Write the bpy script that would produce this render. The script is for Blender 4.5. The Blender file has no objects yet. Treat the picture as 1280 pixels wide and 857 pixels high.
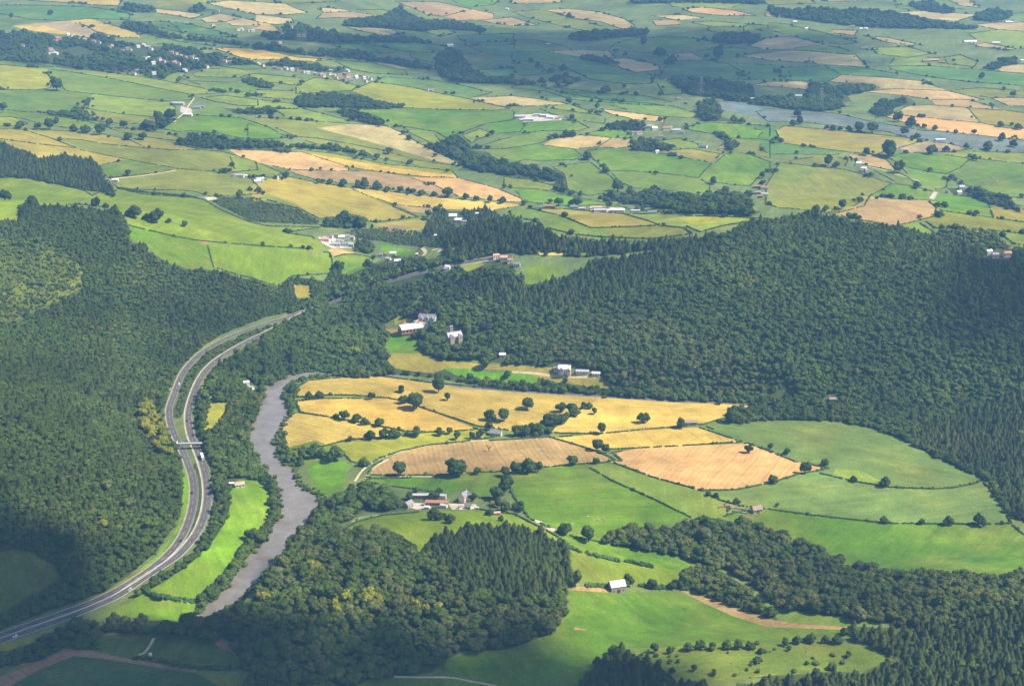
import bpy, bmesh, math, random
import numpy as np
from mathutils import Vector, Matrix
from mathutils.geometry import delaunay_2d_cdt
from mathutils.bvhtree import BVHTree

R = math.radians
rng = np.random.default_rng(7)
random.seed(7)
SC = bpy.context.scene
COL = SC.collection

# ------------------------------------------------------------------ camera model
FPX, W0, H0 = 2000.0, 1280.0, 857.0
CAMZ, PITCH = 620.0, R(18.0)
FWD = np.array([0, math.cos(PITCH), -math.sin(PITCH)])
UP = np.array([0, math.sin(PITCH), math.cos(PITCH)])


def rays(p):
    p = np.asarray(p, float).reshape(-1, 2)
    dx = (p[:, 0] - W0 / 2) / FPX
    dy = (H0 / 2 - p[:, 1]) / FPX
    d = np.outer(dx, [1, 0, 0]) + np.outer(dy, UP) + FWD
    return d / np.linalg.norm(d, axis=1)[:, None]


def project(P):
    P = np.asarray(P, float).reshape(-1, 3)
    q = P - np.array([0, 0, CAMZ])
    z = q @ FWD
    z = np.where(np.abs(z) < 1e-6, 1e-6, z)
    px = W0 / 2 + FPX * q[:, 0] / z
    py = H0 / 2 - FPX * (q @ UP) / z
    px = np.where(z < 50, -1e6, px)
    return np.stack([px, py], 1), z


def plane(p, z=0.0):
    d = rays(p)
    t = (z - CAMZ) / d[:, 2]
    return d[:, :2] * t[:, None]


def sstep(a, b, x):
    t = np.clip((x - a) / (b - a), 0, 1)
    return t * t * (3 - 2 * t)


def seg_dist(P, line):
    """distance of points P (n,2) to a polyline"""
    best = np.full(len(P), 1e9)
    for a, b in zip(line[:-1], line[1:]):
        ab = b - a
        L = max(ab @ ab, 1e-9)
        t = np.clip(((P - a) @ ab) / L, 0, 1)
        d = np.linalg.norm(P - (a + t[:, None] * ab), axis=1)
        best = np.minimum(best, d)
    return best


# ------------------------------------------------------------------ terrain
RIVER_W = [(407, 464), (382, 465), (362, 470), (335, 481), (330, 487), (328, 502), (319, 522), (312, 532), (311, 547), (320, 570), (332, 587), (346, 605), (351, 625), (349, 647), (338, 660), (334, 675), (320, 685), (295, 717), (284, 735), (263, 752), (248, 766), (244, 772)]
RIVER_E = [(407, 470), (385, 472), (370, 476), (357, 482), (353, 495), (361, 507), (362, 515), (351, 532), (346, 545), (346, 567), (357, 582), (370, 590), (373, 606), (386, 614), (396, 621), (402, 633), (388, 651), (375, 664), (361, 685), (343, 705), (328, 722), (297, 754), (276, 769), (270, 775)]
RIVER_MID = [(262, 772), (278, 752), (310, 712), (340, 683), (356, 660), (373, 640), (372, 622), (350, 592), (335, 568), (330, 540), (340, 515), (341, 495), (350, 479), (372, 471), (405, 467), (440, 466), (480, 468), (520, 475), (580, 484), (660, 490), (760, 496), (850, 502), (950, 505)]
RIV = plane(RIVER_MID, 0.0)
ROADX_Y = np.array([600, 1060, 1150, 1200, 1300, 1440, 1540, 1690, 1800, 1900, 2000, 2090, 2230, 2500, 3000])
ROADX_X = np.array([-700, -560, -420, -350, -315, -306, -346, -395, -400, -378, -325, -260, -190, -170, -170])


def bump(X, Y, x0, y0, rx, ry, H, p=1.5):
    r2 = ((X - x0) / rx) ** 2 + ((Y - y0) / ry) ** 2
    return H * np.maximum(0, 1 - r2) ** p


def terrain_full(X, Y):
    X = np.asarray(X, float)
    Y = np.asarray(Y, float)
    u = sstep(2150, 3300, Y)
    h = 7 + 3 * np.sin(X / 170 + 1) * np.sin(Y / 190)
    h = h + u * (38 + 15 * np.sin(X / 430 + 0.7) * np.cos(Y / 520) + 9 * np.sin((X + 0.6 * Y) / 270) + 6 * np.sin((X - Y) / 190))
    h = h + 45 * sstep(100, -1100, X) * sstep(2150, 2700, Y)
    # the wooded hillside left of the road
    d = np.interp(Y, ROADX_Y, ROADX_X) - 10 - X
    win = sstep(900, 1250, Y) * (1 - 0.75 * sstep(2000, 2500, Y))
    h = h + 150 * (1 - np.exp(-(np.maximum(d, 0) / 210) ** 1.5)) * win
    # the wooded ridge on the right and its toe
    h = h + bump(X, Y, 430, 2090, 680, 440, 122, 1.25)
    h = h + bump(X, Y, 960, 1700, 480, 430, 85, 1.4)
    h = h + bump(X, Y, -40, 2140, 240, 190, 30, 1.4)
    # foreground wooded knoll, farm rise, conifer slope bottom right
    h = h + bump(X, Y, -95, 1190, 230, 170, 42, 1.4)
    h = h + bump(X, Y, 60, 1370, 330, 170, 16, 1.5)
    h = h + bump(X, Y, 420, 1090, 330, 200, 40, 1.4)
    h = h + bump(X, Y, 110, 1020, 150, 130, 30, 1.4)
    P = np.stack([X.ravel(), Y.ravel()], 1)
    near = (P[:, 1] > 900) & (P[:, 1] < 2100) & (np.abs(P[:, 0]) < 700)
    rd = np.full(len(P), 999.0)
    if near.any():
        rd[near] = seg_dist(P[near], RIV)
    k = sstep(15, 48, rd).reshape(X.shape)
    return h * k


TX0, TY0, TS = -4200.0, 400.0, 5.0
_gx, _gy = np.meshgrid(np.arange(TX0, 4201, TS), np.arange(TY0, 9601, TS))
TGRID = np.concatenate([terrain_full(_gx[i:i + 100], _gy[i:i + 100]) for i in range(0, len(_gx), 100)])


def terrain(X, Y):
    """terrain height: read from a 5 m table inside the mapped area, straight from the formula outside"""
    X = np.atleast_1d(np.asarray(X, float))
    Y = np.atleast_1d(np.asarray(Y, float))
    u, v = (X - TX0) / TS, (Y - TY0) / TS
    ny, nx = TGRID.shape
    ok = (u >= 0) & (u < nx - 1) & (v >= 0) & (v < ny - 1)
    i = np.clip(u.astype(int), 0, nx - 2)
    j = np.clip(v.astype(int), 0, ny - 2)
    a, b = u - i, v - j
    h = (TGRID[j, i] * (1 - a) + TGRID[j, i + 1] * a) * (1 - b) + (TGRID[j + 1, i] * (1 - a) + TGRID[j + 1, i + 1] * a) * b
    if not ok.all():
        h = h.copy()
        h[~ok] = terrain_full(X[~ok], Y[~ok])
    return h


def unproject(p):
    d = rays(p)
    n = len(d)
    t0 = np.full(n, 700.0)
    hit = np.full(n, np.nan)
    t = 700.0
    prev = np.full(n, 700.0)
    while t < 13000:
        tn = t * 1.011
        P = d * tn
        z = CAMZ + P[:, 2]
        b = np.isnan(hit) & (z < terrain(P[:, 0], P[:, 1]))
        hit[b] = tn
        t0[b] = t
        t = tn
        if not np.isnan(hit).any():
            break
    hit = np.where(np.isnan(hit), 13000.0, hit)
    lo, hi = t0, hit
    for _ in range(14):
        m = (lo + hi) / 2
        P = d * m[:, None]
        b = CAMZ + P[:, 2] < terrain(P[:, 0], P[:, 1])
        hi = np.where(b, m, hi)
        lo = np.where(b, lo, m)
    return (d * hi[:, None])[:, :2]


def at(px, py):
    q = unproject([(px, py)])[0]
    return float(q[0]), float(q[1])


def in_poly(P, poly):
    P = np.asarray(P, float)
    x, y = P[:, 0], P[:, 1]
    poly = np.asarray(poly, float)
    lo, hi = poly.min(0), poly.max(0)
    out = np.zeros(len(P), bool)
    c = np.nonzero((x >= lo[0]) & (x <= hi[0]) & (y >= lo[1]) & (y <= hi[1]))[0]
    if len(c) == 0:
        return out
    xs, ys = x[c], y[c]
    r = np.zeros(len(c), bool)
    j = len(poly) - 1
    for i in range(len(poly)):
        xi, yi = poly[i]
        xj, yj = poly[j]
        if yi != yj:
            k = ((yi > ys) != (yj > ys)) & (xs < (xj - xi) * (ys - yi) / (yj - yi) + xi)
            r ^= k
        j = i
    out[c] = r
    return out


def densify(poly, step=10.0, closed=True):
    out = []
    n = len(poly)
    for i in range(n if closed else n - 1):
        a = np.array(poly[i], float)
        b = np.array(poly[(i + 1) % n], float)
        k = max(1, int(np.linalg.norm(b - a) / step))
        for s in range(k):
            out.append(a + (b - a) * s / k)
    if not closed:
        out.append(np.array(poly[-1], float))
    return np.array(out)


# ------------------------------------------------------------------ mesh helpers
def mesh_from(name, V, F, mats, mat_idx=None, smooth=False):
    """V (n,3) array, F list of index tuples or (m,k) array"""
    me = bpy.data.meshes.new(name)
    V = np.asarray(V, np.float32).reshape(-1, 3)
    if isinstance(F, np.ndarray):
        m, k = F.shape
        loops = F.astype(np.int32).ravel()
        starts = np.arange(0, m * k, k, dtype=np.int32)
    else:
        loops = np.array([i for f in F for i in f], np.int32)
        lens = np.array([len(f) for f in F], np.int32)
        starts = np.concatenate([[0], np.cumsum(lens)[:-1]]).astype(np.int32)
        m = len(F)
    me.vertices.add(len(V))
    me.vertices.foreach_set('co', V.ravel())
    me.loops.add(len(loops))
    me.loops.foreach_set('vertex_index', loops)
    me.polygons.add(m)
    me.polygons.foreach_set('loop_start', starts)
    for mt in (mats if isinstance(mats, (list, tuple)) else [mats]):
        me.materials.append(mt)
    if mat_idx is not None:
        me.polygons.foreach_set('material_index', np.asarray(mat_idx, np.int32))
    me.update(calc_edges=True)
    me.validate()
    me.polygons.foreach_set('use_smooth', np.full(len(me.polygons), bool(smooth)))
    return me


class MB:
    """collects boxes, prisms and tubes for one mesh"""

    def __init__(s):
        s.v, s.f, s.m = [], [], []

    def add(s, V, F, mi=0):
        o = len(s.v)
        s.v += [tuple(map(float, v)) for v in V]
        s.f += [tuple(i + o for i in f) for f in F]
        s.m += [mi] * len(F)

    def box(s, x0, x1, y0, y1, z0, z1, mi=0):
        s.add([(x0, y0, z0), (x1, y0, z0), (x1, y1, z0), (x0, y1, z0), (x0, y0, z1), (x1, y0, z1), (x1, y1, z1), (x0, y1, z1)],
              [(0, 3, 2, 1), (4, 5, 6, 7), (0, 1, 5, 4), (1, 2, 6, 5), (2, 3, 7, 6), (3, 0, 4, 7)], mi)

    def prism(s, prof, y0, y1, mi=0):
        """profile in x,z swept along y"""
        n = len(prof)
        V = [(x, y0, z) for x, z in prof] + [(x, y1, z) for x, z in prof]
        F = [tuple(range(n)), tuple(range(2 * n - 1, n - 1, -1))]
        F += [(i, n + i, n + (i + 1) % n, (i + 1) % n) for i in range(n)]
        s.add(V, F, mi)

    def tube(s, a, b, r0, r1, n=6, mi=0):
        a, b = Vector(a), Vector(b)
        d = (b - a).normalized()
        u = d.orthogonal().normalized()
        w = d.cross(u)
        V = []
        for c, r in ((a, r0), (b, r1)):
            for i in range(n):
                t = 2 * math.pi * i / n
                V.append(c + u * (r * math.cos(t)) + w * (r * math.sin(t)))
        F = [(i, (i + 1) % n, n + (i + 1) % n, n + i) for i in range(n)]
        F += [tuple(range(n - 1, -1, -1)), tuple(range(n, 2 * n))]
        s.add(V, F, mi)

    def mesh(s, name, mats):
        return mesh_from(name, np.array(s.v), s.f, mats, s.m)

    def build(s, name, mats, parent=None):
        return link(name, s.mesh(name, mats), parent)


def link(name, data, parent=None):
    o = bpy.data.objects.new(name, data)
    COL.objects.link(o)
    if parent is not None:
        o.parent = parent
    return o


REG = []  # things waiting for their label: (object, phrase, pixel x, pixel y)


def thing(o, phrase, cat, group=None, px=0, py=0):
    o['category'] = cat
    if group:
        o['group'] = group
    REG.append((o, phrase, px, py))
    return o


def struct(o, kind='structure'):
    o['kind'] = kind
    return o


ORD = ['', 'first', 'second', 'third', 'fourth', 'fifth', 'sixth', 'seventh', 'eighth', 'ninth', 'tenth', 'eleventh', 'twelfth', 'thirteenth', 'fourteenth']


def write_labels():
    by = {}
    for r in REG:
        by.setdefault(r[1], []).append(r)
    for ph, rows in by.items():
        rows.sort(key=lambda r: r[2])
        n = len(rows)
        for i, (o, _, px, py) in enumerate(rows):
            if n == 1:
                o['label'] = ph
            elif n == 2:
                o['label'] = ph + (', left one of two' if i == 0 else ', right one of two')
            elif n <= 14:
                o['label'] = ph + (', leftmost one' if i == 0 else ', rightmost one' if i == n - 1 else ', %s from left' % ORD[i + 1])
            else:
                o['label'] = ph
                if 'group' not in o:
                    o['group'] = ph
# ------------------------------------------------------------------ materials
def nodes(mat):
    mat.use_nodes = True
    nt = mat.node_tree
    nt.nodes.clear()
    out = nt.nodes.new('ShaderNodeOutputMaterial')
    return nt, out


def N(nt, typ, **kw):
    n = nt.nodes.new(typ)
    for k, v in kw.items():
        if k.startswith('i_'):
            n.inputs[k[2:].replace('_', ' ')].default_value = v
        else:
            setattr(n, k, v)
    return n


def math_node(nt, op, a, b=None, c=None):
    n = nt.nodes.new('ShaderNodeMath')
    n.operation = op
    for i, v in enumerate((a, b, c)):
        if v is None:
            continue
        if isinstance(v, (int, float)):
            n.inputs[i].default_value = v
        else:
            nt.links.new(v, n.inputs[i])
    return n.outputs[0]


def remap(nt, v, a, b, c, d):
    n = nt.nodes.new('ShaderNodeMapRange')
    n.inputs['From Min'].default_value = a
    n.inputs['From Max'].default_value = b
    n.inputs['To Min'].default_value = c
    n.inputs['To Max'].default_value = d
    nt.links.new(v, n.inputs['Value'])
    return n.outputs['Result']


def noise(nt, vec, scale, detail=4.0, rough=0.55):
    n = nt.nodes.new('ShaderNodeTexNoise')
    n.inputs['Scale'].default_value = scale
    n.inputs['Detail'].default_value = detail
    n.inputs['Roughness'].default_value = rough
    nt.links.new(vec, n.inputs['Vector'])
    return n.outputs['Fac']


def mix(nt, fac, a, b, blend='MIX'):
    n = nt.nodes.new('ShaderNodeMix')
    n.data_type = 'RGBA'
    n.blend_type = blend
    for sock, v in ((n.inputs['Factor'], fac), (n.inputs['A'], a), (n.inputs['B'], b)):
        pass
    def put(s, v):
        if isinstance(v, (int, float)):
            s.default_value = v
        elif isinstance(v, tuple):
            s.default_value = (*v[:3], 1)
        else:
            nt.links.new(v, s)
    put(n.inputs[0], fac)
    put(n.inputs[6], a)
    put(n.inputs[7], b)
    return n.outputs[2]


def scale_col(nt, col, f):
    n = nt.nodes.new('ShaderNodeVectorMath')
    n.operation = 'SCALE'
    if isinstance(col, tuple):
        n.inputs[0].default_value = col[:3]
    else:
        nt.links.new(col, n.inputs[0])
    nt.links.new(f, n.inputs['Scale'])
    return n.outputs[0]


def bsdf(nt, out, col, rough=0.9, spec=0.15, normal=None):
    b = nt.nodes.new('ShaderNodeBsdfPrincipled')
    if isinstance(col, tuple):
        b.inputs['Base Color'].default_value = (*col[:3], 1)
    else:
        nt.links.new(col, b.inputs['Base Color'])
    b.inputs['Roughness'].default_value = rough
    b.inputs['Specular IOR Level'].default_value = spec
    if normal is not None:
        nt.links.new(normal, b.inputs['Normal'])
    nt.links.new(b.outputs[0], out.inputs['Surface'])
    return b


def bump_node(nt, h, strength, dist):
    n = nt.nodes.new('ShaderNodeBump')
    n.inputs['Strength'].default_value = strength
    n.inputs['Distance'].default_value = dist
    nt.links.new(h, n.inputs['Height'])
    return n.outputs[0]


def field_mat(name, kind):
    """colour of each field comes from its object colour, direction of its rows from the alpha"""
    m = bpy.data.materials.new(name)
    nt, out = nodes(m)
    oi = N(nt, 'ShaderNodeObjectInfo')
    geo = N(nt, 'ShaderNodeNewGeometry')
    pos = geo.outputs['Position']
    big = remap(nt, noise(nt, pos, 0.006, 6.0, 0.6), 0.32, 0.68, 0.74, 1.26)
    mid = remap(nt, noise(nt, pos, 0.035, 6.0, 0.7), 0.34, 0.66, 0.78, 1.22)
    fine = remap(nt, noise(nt, pos, 0.4, 4.0, 0.75), 0.32, 0.68, 0.78, 1.22)
    f = math_node(nt, 'MULTIPLY', math_node(nt, 'MULTIPLY', big, mid), fine)
    ang = math_node(nt, 'MULTIPLY', oi.outputs['Alpha'], math.pi)
    rot = N(nt, 'ShaderNodeVectorRotate', rotation_type='Z_AXIS')
    nt.links.new(pos, rot.inputs['Vector'])
    nt.links.new(ang, rot.inputs['Angle'])
    sep = N(nt, 'ShaderNodeSeparateXYZ')
    nt.links.new(rot.outputs[0], sep.inputs[0])
    wob = math_node(nt, 'MULTIPLY', noise(nt, pos, 0.012, 2.0), 14.0)
    x = math_node(nt, 'ADD', sep.outputs['X'], wob)
    if kind == 'crop':
        tr = math_node(nt, 'PINGPONG', x, 11.0)
        line = remap(nt, tr, 0.0, 1.6, 0.86, 1.0)
        row = remap(nt, math_node(nt, 'SINE', math_node(nt, 'MULTIPLY', x, 1.15)), -1, 1, 0.93, 1.07)
        bands = remap(nt, noise(nt, rot.outputs[0], 0.02, 3.0), 0.3, 0.7, 0.92, 1.08)
        st = N(nt, 'ShaderNodeMapping')
        st.inputs['Scale'].default_value = (1.0, 0.06, 1.0)
        nt.links.new(rot.outputs[0], st.inputs['Vector'])
        streak = remap(nt, noise(nt, st.outputs[0], 0.16, 3.0), 0.25, 0.75, 0.9, 1.1)
        f = math_node(nt, 'MULTIPLY', math_node(nt, 'MULTIPLY', f, line), math_node(nt, 'MULTIPLY', streak, math_node(nt, 'MULTIPLY', row, bands)))
        other = (0.19, 0.15, 0.05)
        amt = remap(nt, noise(nt, pos, 0.016, 6.0, 0.7), 0.44, 0.75, 0.0, 0.5)
    else:
        st = N(nt, 'ShaderNodeMapping')
        st.inputs['Scale'].default_value = (1.0, 0.08, 1.0)
        nt.links.new(rot.outputs[0], st.inputs['Vector'])
        streak = remap(nt, noise(nt, st.outputs[0], 0.14, 4.0, 0.7), 0.34, 0.66, 0.84, 1.16)
        f = math_node(nt, 'MULTIPLY', f, streak)
        other = (0.19, 0.185, 0.03)
        amt = remap(nt, noise(nt, pos, 0.011, 6.0, 0.7), 0.46, 0.72, 0.0, 0.62)
    col = mix(nt, amt, oi.outputs['Color'], other)
    if kind == 'grass':
        tuss = remap(nt, noise(nt, pos, 0.07, 5.0, 0.75), 0.54, 0.74, 0.0, 0.6)
        col = mix(nt, tuss, col, (0.05, 0.08, 0.01))
    col = scale_col(nt, col, f)
    bp = bump_node(nt, noise(nt, pos, 0.5, 3.0), 0.5, 0.6)
    bsdf(nt, out, col, 0.95, 0.1, bp)
    return m


def plain_mat(name, col, rough=0.85, var=0.2, scale=0.5, spec=0.2, dirt=None, dirt_amt=0.5, metallic=0.0, coords='Object'):
    m = bpy.data.materials.new(name)
    nt, out = nodes(m)
    tc = N(nt, 'ShaderNodeTexCoord')
    v = tc.outputs[coords] if coords != 'Position' else N(nt, 'ShaderNodeNewGeometry').outputs['Position']
    f = remap(nt, noise(nt, v, scale, 5.0, 0.6), 0.25, 0.75, 1 - var, 1 + var)
    c = col
    if dirt:
        c = mix(nt, remap(nt, noise(nt, v, scale * 0.35, 5.0), 0.45, 0.75, 0, dirt_amt), col, dirt)
    b = bsdf(nt, out, scale_col(nt, c, f), rough, spec)
    b.inputs['Metallic'].default_value = metallic
    return m


def foliage_mat(name, stops, var=0.35, scale=0.35, patch=None):
    m = bpy.data.materials.new(name)
    nt, out = nodes(m)
    oi = N(nt, 'ShaderNodeObjectInfo')
    ramp = N(nt, 'ShaderNodeValToRGB')
    cr = ramp.color_ramp
    cr.elements[0].position = stops[0][0]
    cr.elements[0].color = (*stops[0][1], 1)
    cr.elements[1].position = stops[-1][0]
    cr.elements[1].color = (*stops[-1][1], 1)
    for p, c in stops[1:-1]:
        e = cr.elements.new(p)
        e.color = (*c, 1)
    geo = N(nt, 'ShaderNodeNewGeometry')
    pos = geo.outputs['Position']
    r = math_node(nt, 'ADD', remap(nt, oi.outputs['Random'], 0, 1, 0.12, 0.9), remap(nt, noise(nt, pos, 0.012, 3.0), 0.3, 0.7, -0.3, 0.3))
    nt.links.new(r, ramp.inputs['Fac'])
    clump = remap(nt, noise(nt, pos, scale, 3.0, 0.7), 0.25, 0.75, 1 - var, 1 + var)
    stand = remap(nt, noise(nt, pos, 0.0065, 5.0, 0.65), 0.36, 0.64, 0.66, 1.32)
    isl = remap(nt, geo.outputs['Random Per Island'], 0, 1, 0.9, 1.1)
    f = math_node(nt, 'MULTIPLY', math_node(nt, 'MULTIPLY', clump, stand), isl)
    col = scale_col(nt, ramp.outputs[0], f)
    b = bsdf(nt, out, col, 0.8, 0.1)
    tl = N(nt, 'ShaderNodeBsdfTranslucent')
    nt.links.new(scale_col(nt, col, math_node(nt, 'ADD', 1.15, 0.0)), tl.inputs['Color'])
    ms = N(nt, 'ShaderNodeMixShader')
    ms.inputs[0].default_value = 0.18
    nt.links.new(b.outputs[0], ms.inputs[1])
    nt.links.new(tl.outputs[0], ms.inputs[2])
    nt.links.new(ms.outputs[0], out.inputs['Surface'])
    return m


def water_mat():
    m = bpy.data.materials.new('river_water')
    nt, out = nodes(m)
    pos = N(nt, 'ShaderNodeNewGeometry').outputs['Position']
    n1 = noise(nt, pos, 0.05, 5.0, 0.65)
    n2 = noise(nt, pos, 0.35, 4.0, 0.7)
    h = math_node(nt, 'ADD', math_node(nt, 'MULTIPLY', n1, 2.0), n2)
    col = mix(nt, remap(nt, n1, 0.35, 0.65, 0, 1), (0.135, 0.115, 0.09), (0.2, 0.175, 0.145))
    ripple_sheen = remap(nt, noise(nt, pos, 0.13, 6.0, 0.8), 0.52, 0.75, 0, 0.25)  # pale ripples painted into the colour for the river's silvery sheen
    col = mix(nt, ripple_sheen, col, (0.38, 0.35, 0.31))
    b = bsdf(nt, out, col, 0.18, 0.5, bump_node(nt, h, 0.3, 0.3))
    return m


MAT = {}
MAT['grass'] = field_mat('field_grass', 'grass')
MAT['crop'] = field_mat('field_crop', 'crop')
MAT['smooth'] = field_mat('field_sward', 'sward')
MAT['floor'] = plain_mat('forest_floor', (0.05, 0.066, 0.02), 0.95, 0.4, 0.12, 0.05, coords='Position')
MAT['scrubfloor'] = MAT['grass']
MAT['water'] = water_mat()
MAT['asphalt'] = plain_mat('asphalt', (0.082, 0.072, 0.064), 0.9, 0.18, 0.25, 0.2, (0.14, 0.13, 0.125), 0.5, coords='Position')
MAT['concrete'] = plain_mat('pale_verge', (0.42, 0.37, 0.25), 0.9, 0.25, 0.3, 0.1, (0.18, 0.19, 0.08), 0.7, coords='Position')
MAT['paint'] = plain_mat('road_paint', (0.5, 0.48, 0.44), 0.7, 0.12, 0.6, coords='Position')
MAT['dirt'] = plain_mat('dirt_track', (0.5, 0.4, 0.25), 0.95, 0.25, 0.2, 0.05, (0.25, 0.22, 0.1), 0.6, coords='Position')
MAT['yard'] = plain_mat('farm_yard', (0.42, 0.37, 0.31), 0.95, 0.25, 0.2, 0.05, (0.25, 0.2, 0.14), 0.6, coords='Position')
MAT['bark'] = plain_mat('bark', (0.09, 0.065, 0.045), 0.95, 0.3, 2.0, 0.05)
MAT['broad'] = foliage_mat('foliage_broadleaf', [(0.0, (0.050, 0.082, 0.014)), (0.35, (0.059, 0.095, 0.015)), (0.7, (0.070, 0.106, 0.017)), (0.93, (0.087, 0.120, 0.020)), (1.0, (0.116, 0.135, 0.024))], 0.2)
MAT['conifer'] = foliage_mat('foliage_conifer', [(0.0, (0.046, 0.069, 0.015)), (0.5, (0.057, 0.081, 0.018)), (0.85, (0.068, 0.090, 0.020)), (1.0, (0.085, 0.102, 0.023))], 0.18, 0.4)
MAT['field_tree'] = foliage_mat('foliage_field_tree', [(0.0, (0.035, 0.063, 0.012)), (0.5, (0.047, 0.079, 0.015)), (1.0, (0.067, 0.096, 0.020))], 0.3)
MAT['yellow'] = foliage_mat('foliage_yellow', [(0.0, (0.13, 0.16, 0.014)), (0.5, (0.19, 0.2, 0.018)), (1.0, (0.25, 0.22, 0.025))])
MAT['beech'] = foliage_mat('foliage_beech', [(0.0, (0.058, 0.085, 0.02)), (0.5, (0.085, 0.105, 0.026)), (1.0, (0.125, 0.135, 0.038))], 0.2)
MAT['light'] = foliage_mat('foliage_scrub', [(0.0, (0.045, 0.075, 0.018)), (0.5, (0.075, 0.11, 0.025)), (1.0, (0.12, 0.14, 0.035))])
MAT['copper'] = foliage_mat('foliage_copper', [(0.0, (0.02, 0.015, 0.03)), (1.0, (0.04, 0.03, 0.045))])
MAT['hedge'] = foliage_mat('foliage_hedge', [(0.0, (0.038, 0.072, 0.015)), (0.5, (0.048, 0.094, 0.025)), (1.0, (0.075, 0.121, 0.034))], 0.35, 0.2)
MAT['bare'] = plain_mat('dead_wood', (0.17, 0.115, 0.085), 0.95, 0.3, 1.0, 0.05)


def wall_mat(name, col, dirt):
    return plain_mat(name, col, 0.9, 0.1, 0.6, 0.15, dirt, 0.35)


MAT['white_wall'] = wall_mat('white_render', (0.55, 0.52, 0.46), (0.5, 0.47, 0.4))
MAT['cream_wall'] = wall_mat('cream_render', (0.6, 0.5, 0.35), (0.45, 0.38, 0.28))
MAT['stone_wall'] = wall_mat('stone', (0.36, 0.29, 0.22), (0.2, 0.17, 0.14))
MAT['brick_wall'] = wall_mat('red_brick', (0.36, 0.17, 0.11), (0.22, 0.13, 0.1))
MAT['grey_wall'] = wall_mat('grey_cladding', (0.36, 0.37, 0.38), (0.22, 0.22, 0.22))
MAT['slate'] = plain_mat('slate_roof', (0.2, 0.2, 0.215), 0.7, 0.2, 0.8, 0.3, (0.14, 0.13, 0.11), 0.5)
MAT['grey_roof'] = plain_mat('sheet_roof', (0.36, 0.36, 0.37), 0.6, 0.15, 0.6, 0.3, (0.24, 0.2, 0.17), 0.5)
MAT['metal_roof'] = plain_mat('bright_metal_roof', (0.5, 0.51, 0.53), 0.5, 0.12, 0.6, 0.4, (0.42, 0.4, 0.38), 0.5)
MAT['white_roof'] = plain_mat('white_roof', (0.66, 0.65, 0.63), 0.55, 0.08, 0.4, 0.3, (0.6, 0.6, 0.58), 0.3)
MAT['tile_roof'] = plain_mat('tile_roof', (0.33, 0.155, 0.1), 0.85, 0.25, 1.2, 0.15, (0.2, 0.12, 0.09), 0.5)
MAT['pink_roof'] = plain_mat('pale_tile_roof', (0.52, 0.3, 0.21), 0.85, 0.2, 1.2, 0.15, (0.35, 0.22, 0.16), 0.5)
MAT['brown_roof'] = plain_mat('rusty_roof', (0.27, 0.19, 0.15), 0.8, 0.25, 0.8, 0.15, (0.35, 0.2, 0.12), 0.5)
MAT['window'] = plain_mat('window_glass', (0.03, 0.035, 0.04), 0.12, 0.1, 1.0, 0.5)
MAT['door'] = plain_mat('painted_door', (0.1, 0.07, 0.05), 0.6, 0.1, 1.0)
MAT['pylon_steel'] = plain_mat('weathered_steel', (0.2, 0.21, 0.22), 0.7, 0.1, 1.0, 0.3)
MAT['steel'] = plain_mat('galvanised_steel', (0.5, 0.51, 0.52), 0.45, 0.12, 1.0, 0.4, metallic=0.3)
MAT['rubber'] = plain_mat('tyre_rubber', (0.02, 0.02, 0.02), 0.9, 0.1, 2.0)
for nm, c in (('white', (0.8, 0.8, 0.8)), ('silver', (0.5, 0.51, 0.53)), ('black', (0.02, 0.02, 0.025)), ('red', (0.4, 0.03, 0.03)), ('blue', (0.03, 0.06, 0.22))):
    MAT['paint_' + nm] = plain_mat('car_paint_' + nm, c, 0.25, 0.04, 0.5, 0.5)
# ------------------------------------------------------------------ survey of the place, traced in photo pixels (tile offset + coordinates / 4)
TILE = {'A': (0, 0), 'B': (320, 0), 'C': (640, 0), 'D': (960, 0), 'E': (0, 160), 'F': (320, 160), 'G': (640, 160), 'H': (960, 160),
        'I': (0, 360), 'J': (320, 360), 'K': (640, 360), 'L': (960, 430), 'M': (0, 560), 'N': (320, 560), 'O': (640, 560), 'P': (960, 643),
        'Q': (0, 643), 'R': (320, 643), 'S': (640, 643)}


def pts(tile, s):
    v = [float(x) for x in s.replace(',', ' ').split()]
    p = [(v[i], v[i + 1]) for i in range(0, len(v) - 1, 2)]
    if tile != '0':
        ox, oy = TILE[tile]
        p = [(ox + a / 4, oy + b / 4) for a, b in p]
    # what runs out of the photo goes on well beyond its edge
    return [(a * 4 if a < -14 else 1280 + (a - 1280) * 4 if a > 1290 else a, b) for a, b in p]


# colour of the sward or crop itself
KIND = {
    'wheat': ('crop', (0.40, 0.275, 0.05)), 'straw': ('crop', (0.35, 0.265, 0.10)), 'orange': ('crop', (0.44, 0.26, 0.095)),
    'tan': ('crop', (0.33, 0.215, 0.08)), 'brown': ('crop', (0.25, 0.175, 0.08)), 'ochre': ('grass', (0.235, 0.19, 0.03)),
    'olive': ('grass', (0.14, 0.15, 0.022)), 'pasture': ('grass', (0.098, 0.152, 0.018)), 'pale': ('smooth', (0.142, 0.185, 0.022)),
    'grass': ('grass', (0.115, 0.168, 0.008)), 'lush': ('smooth', (0.080, 0.158, 0.007)), 'vivid': ('smooth', (0.085, 0.20, 0.005)),
    'yellow': ('smooth', (0.205, 0.205, 0.015)), 'teal': ('smooth', (0.062, 0.132, 0.024)), 'lavender': ('crop', (0.10, 0.135, 0.13)),
    'crop': ('crop', (0.032, 0.088, 0.014)), 'earth': ('crop', (0.25, 0.14, 0.075)), 'scrub': ('grass', (0.105, 0.135, 0.014)), 'dull': ('grass', (0.07, 0.092, 0.014)),
    'hay': ('smooth', (0.108, 0.163, 0.034)), 'meadow': ('smooth', (0.098, 0.188, 0.007)),
}
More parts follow.
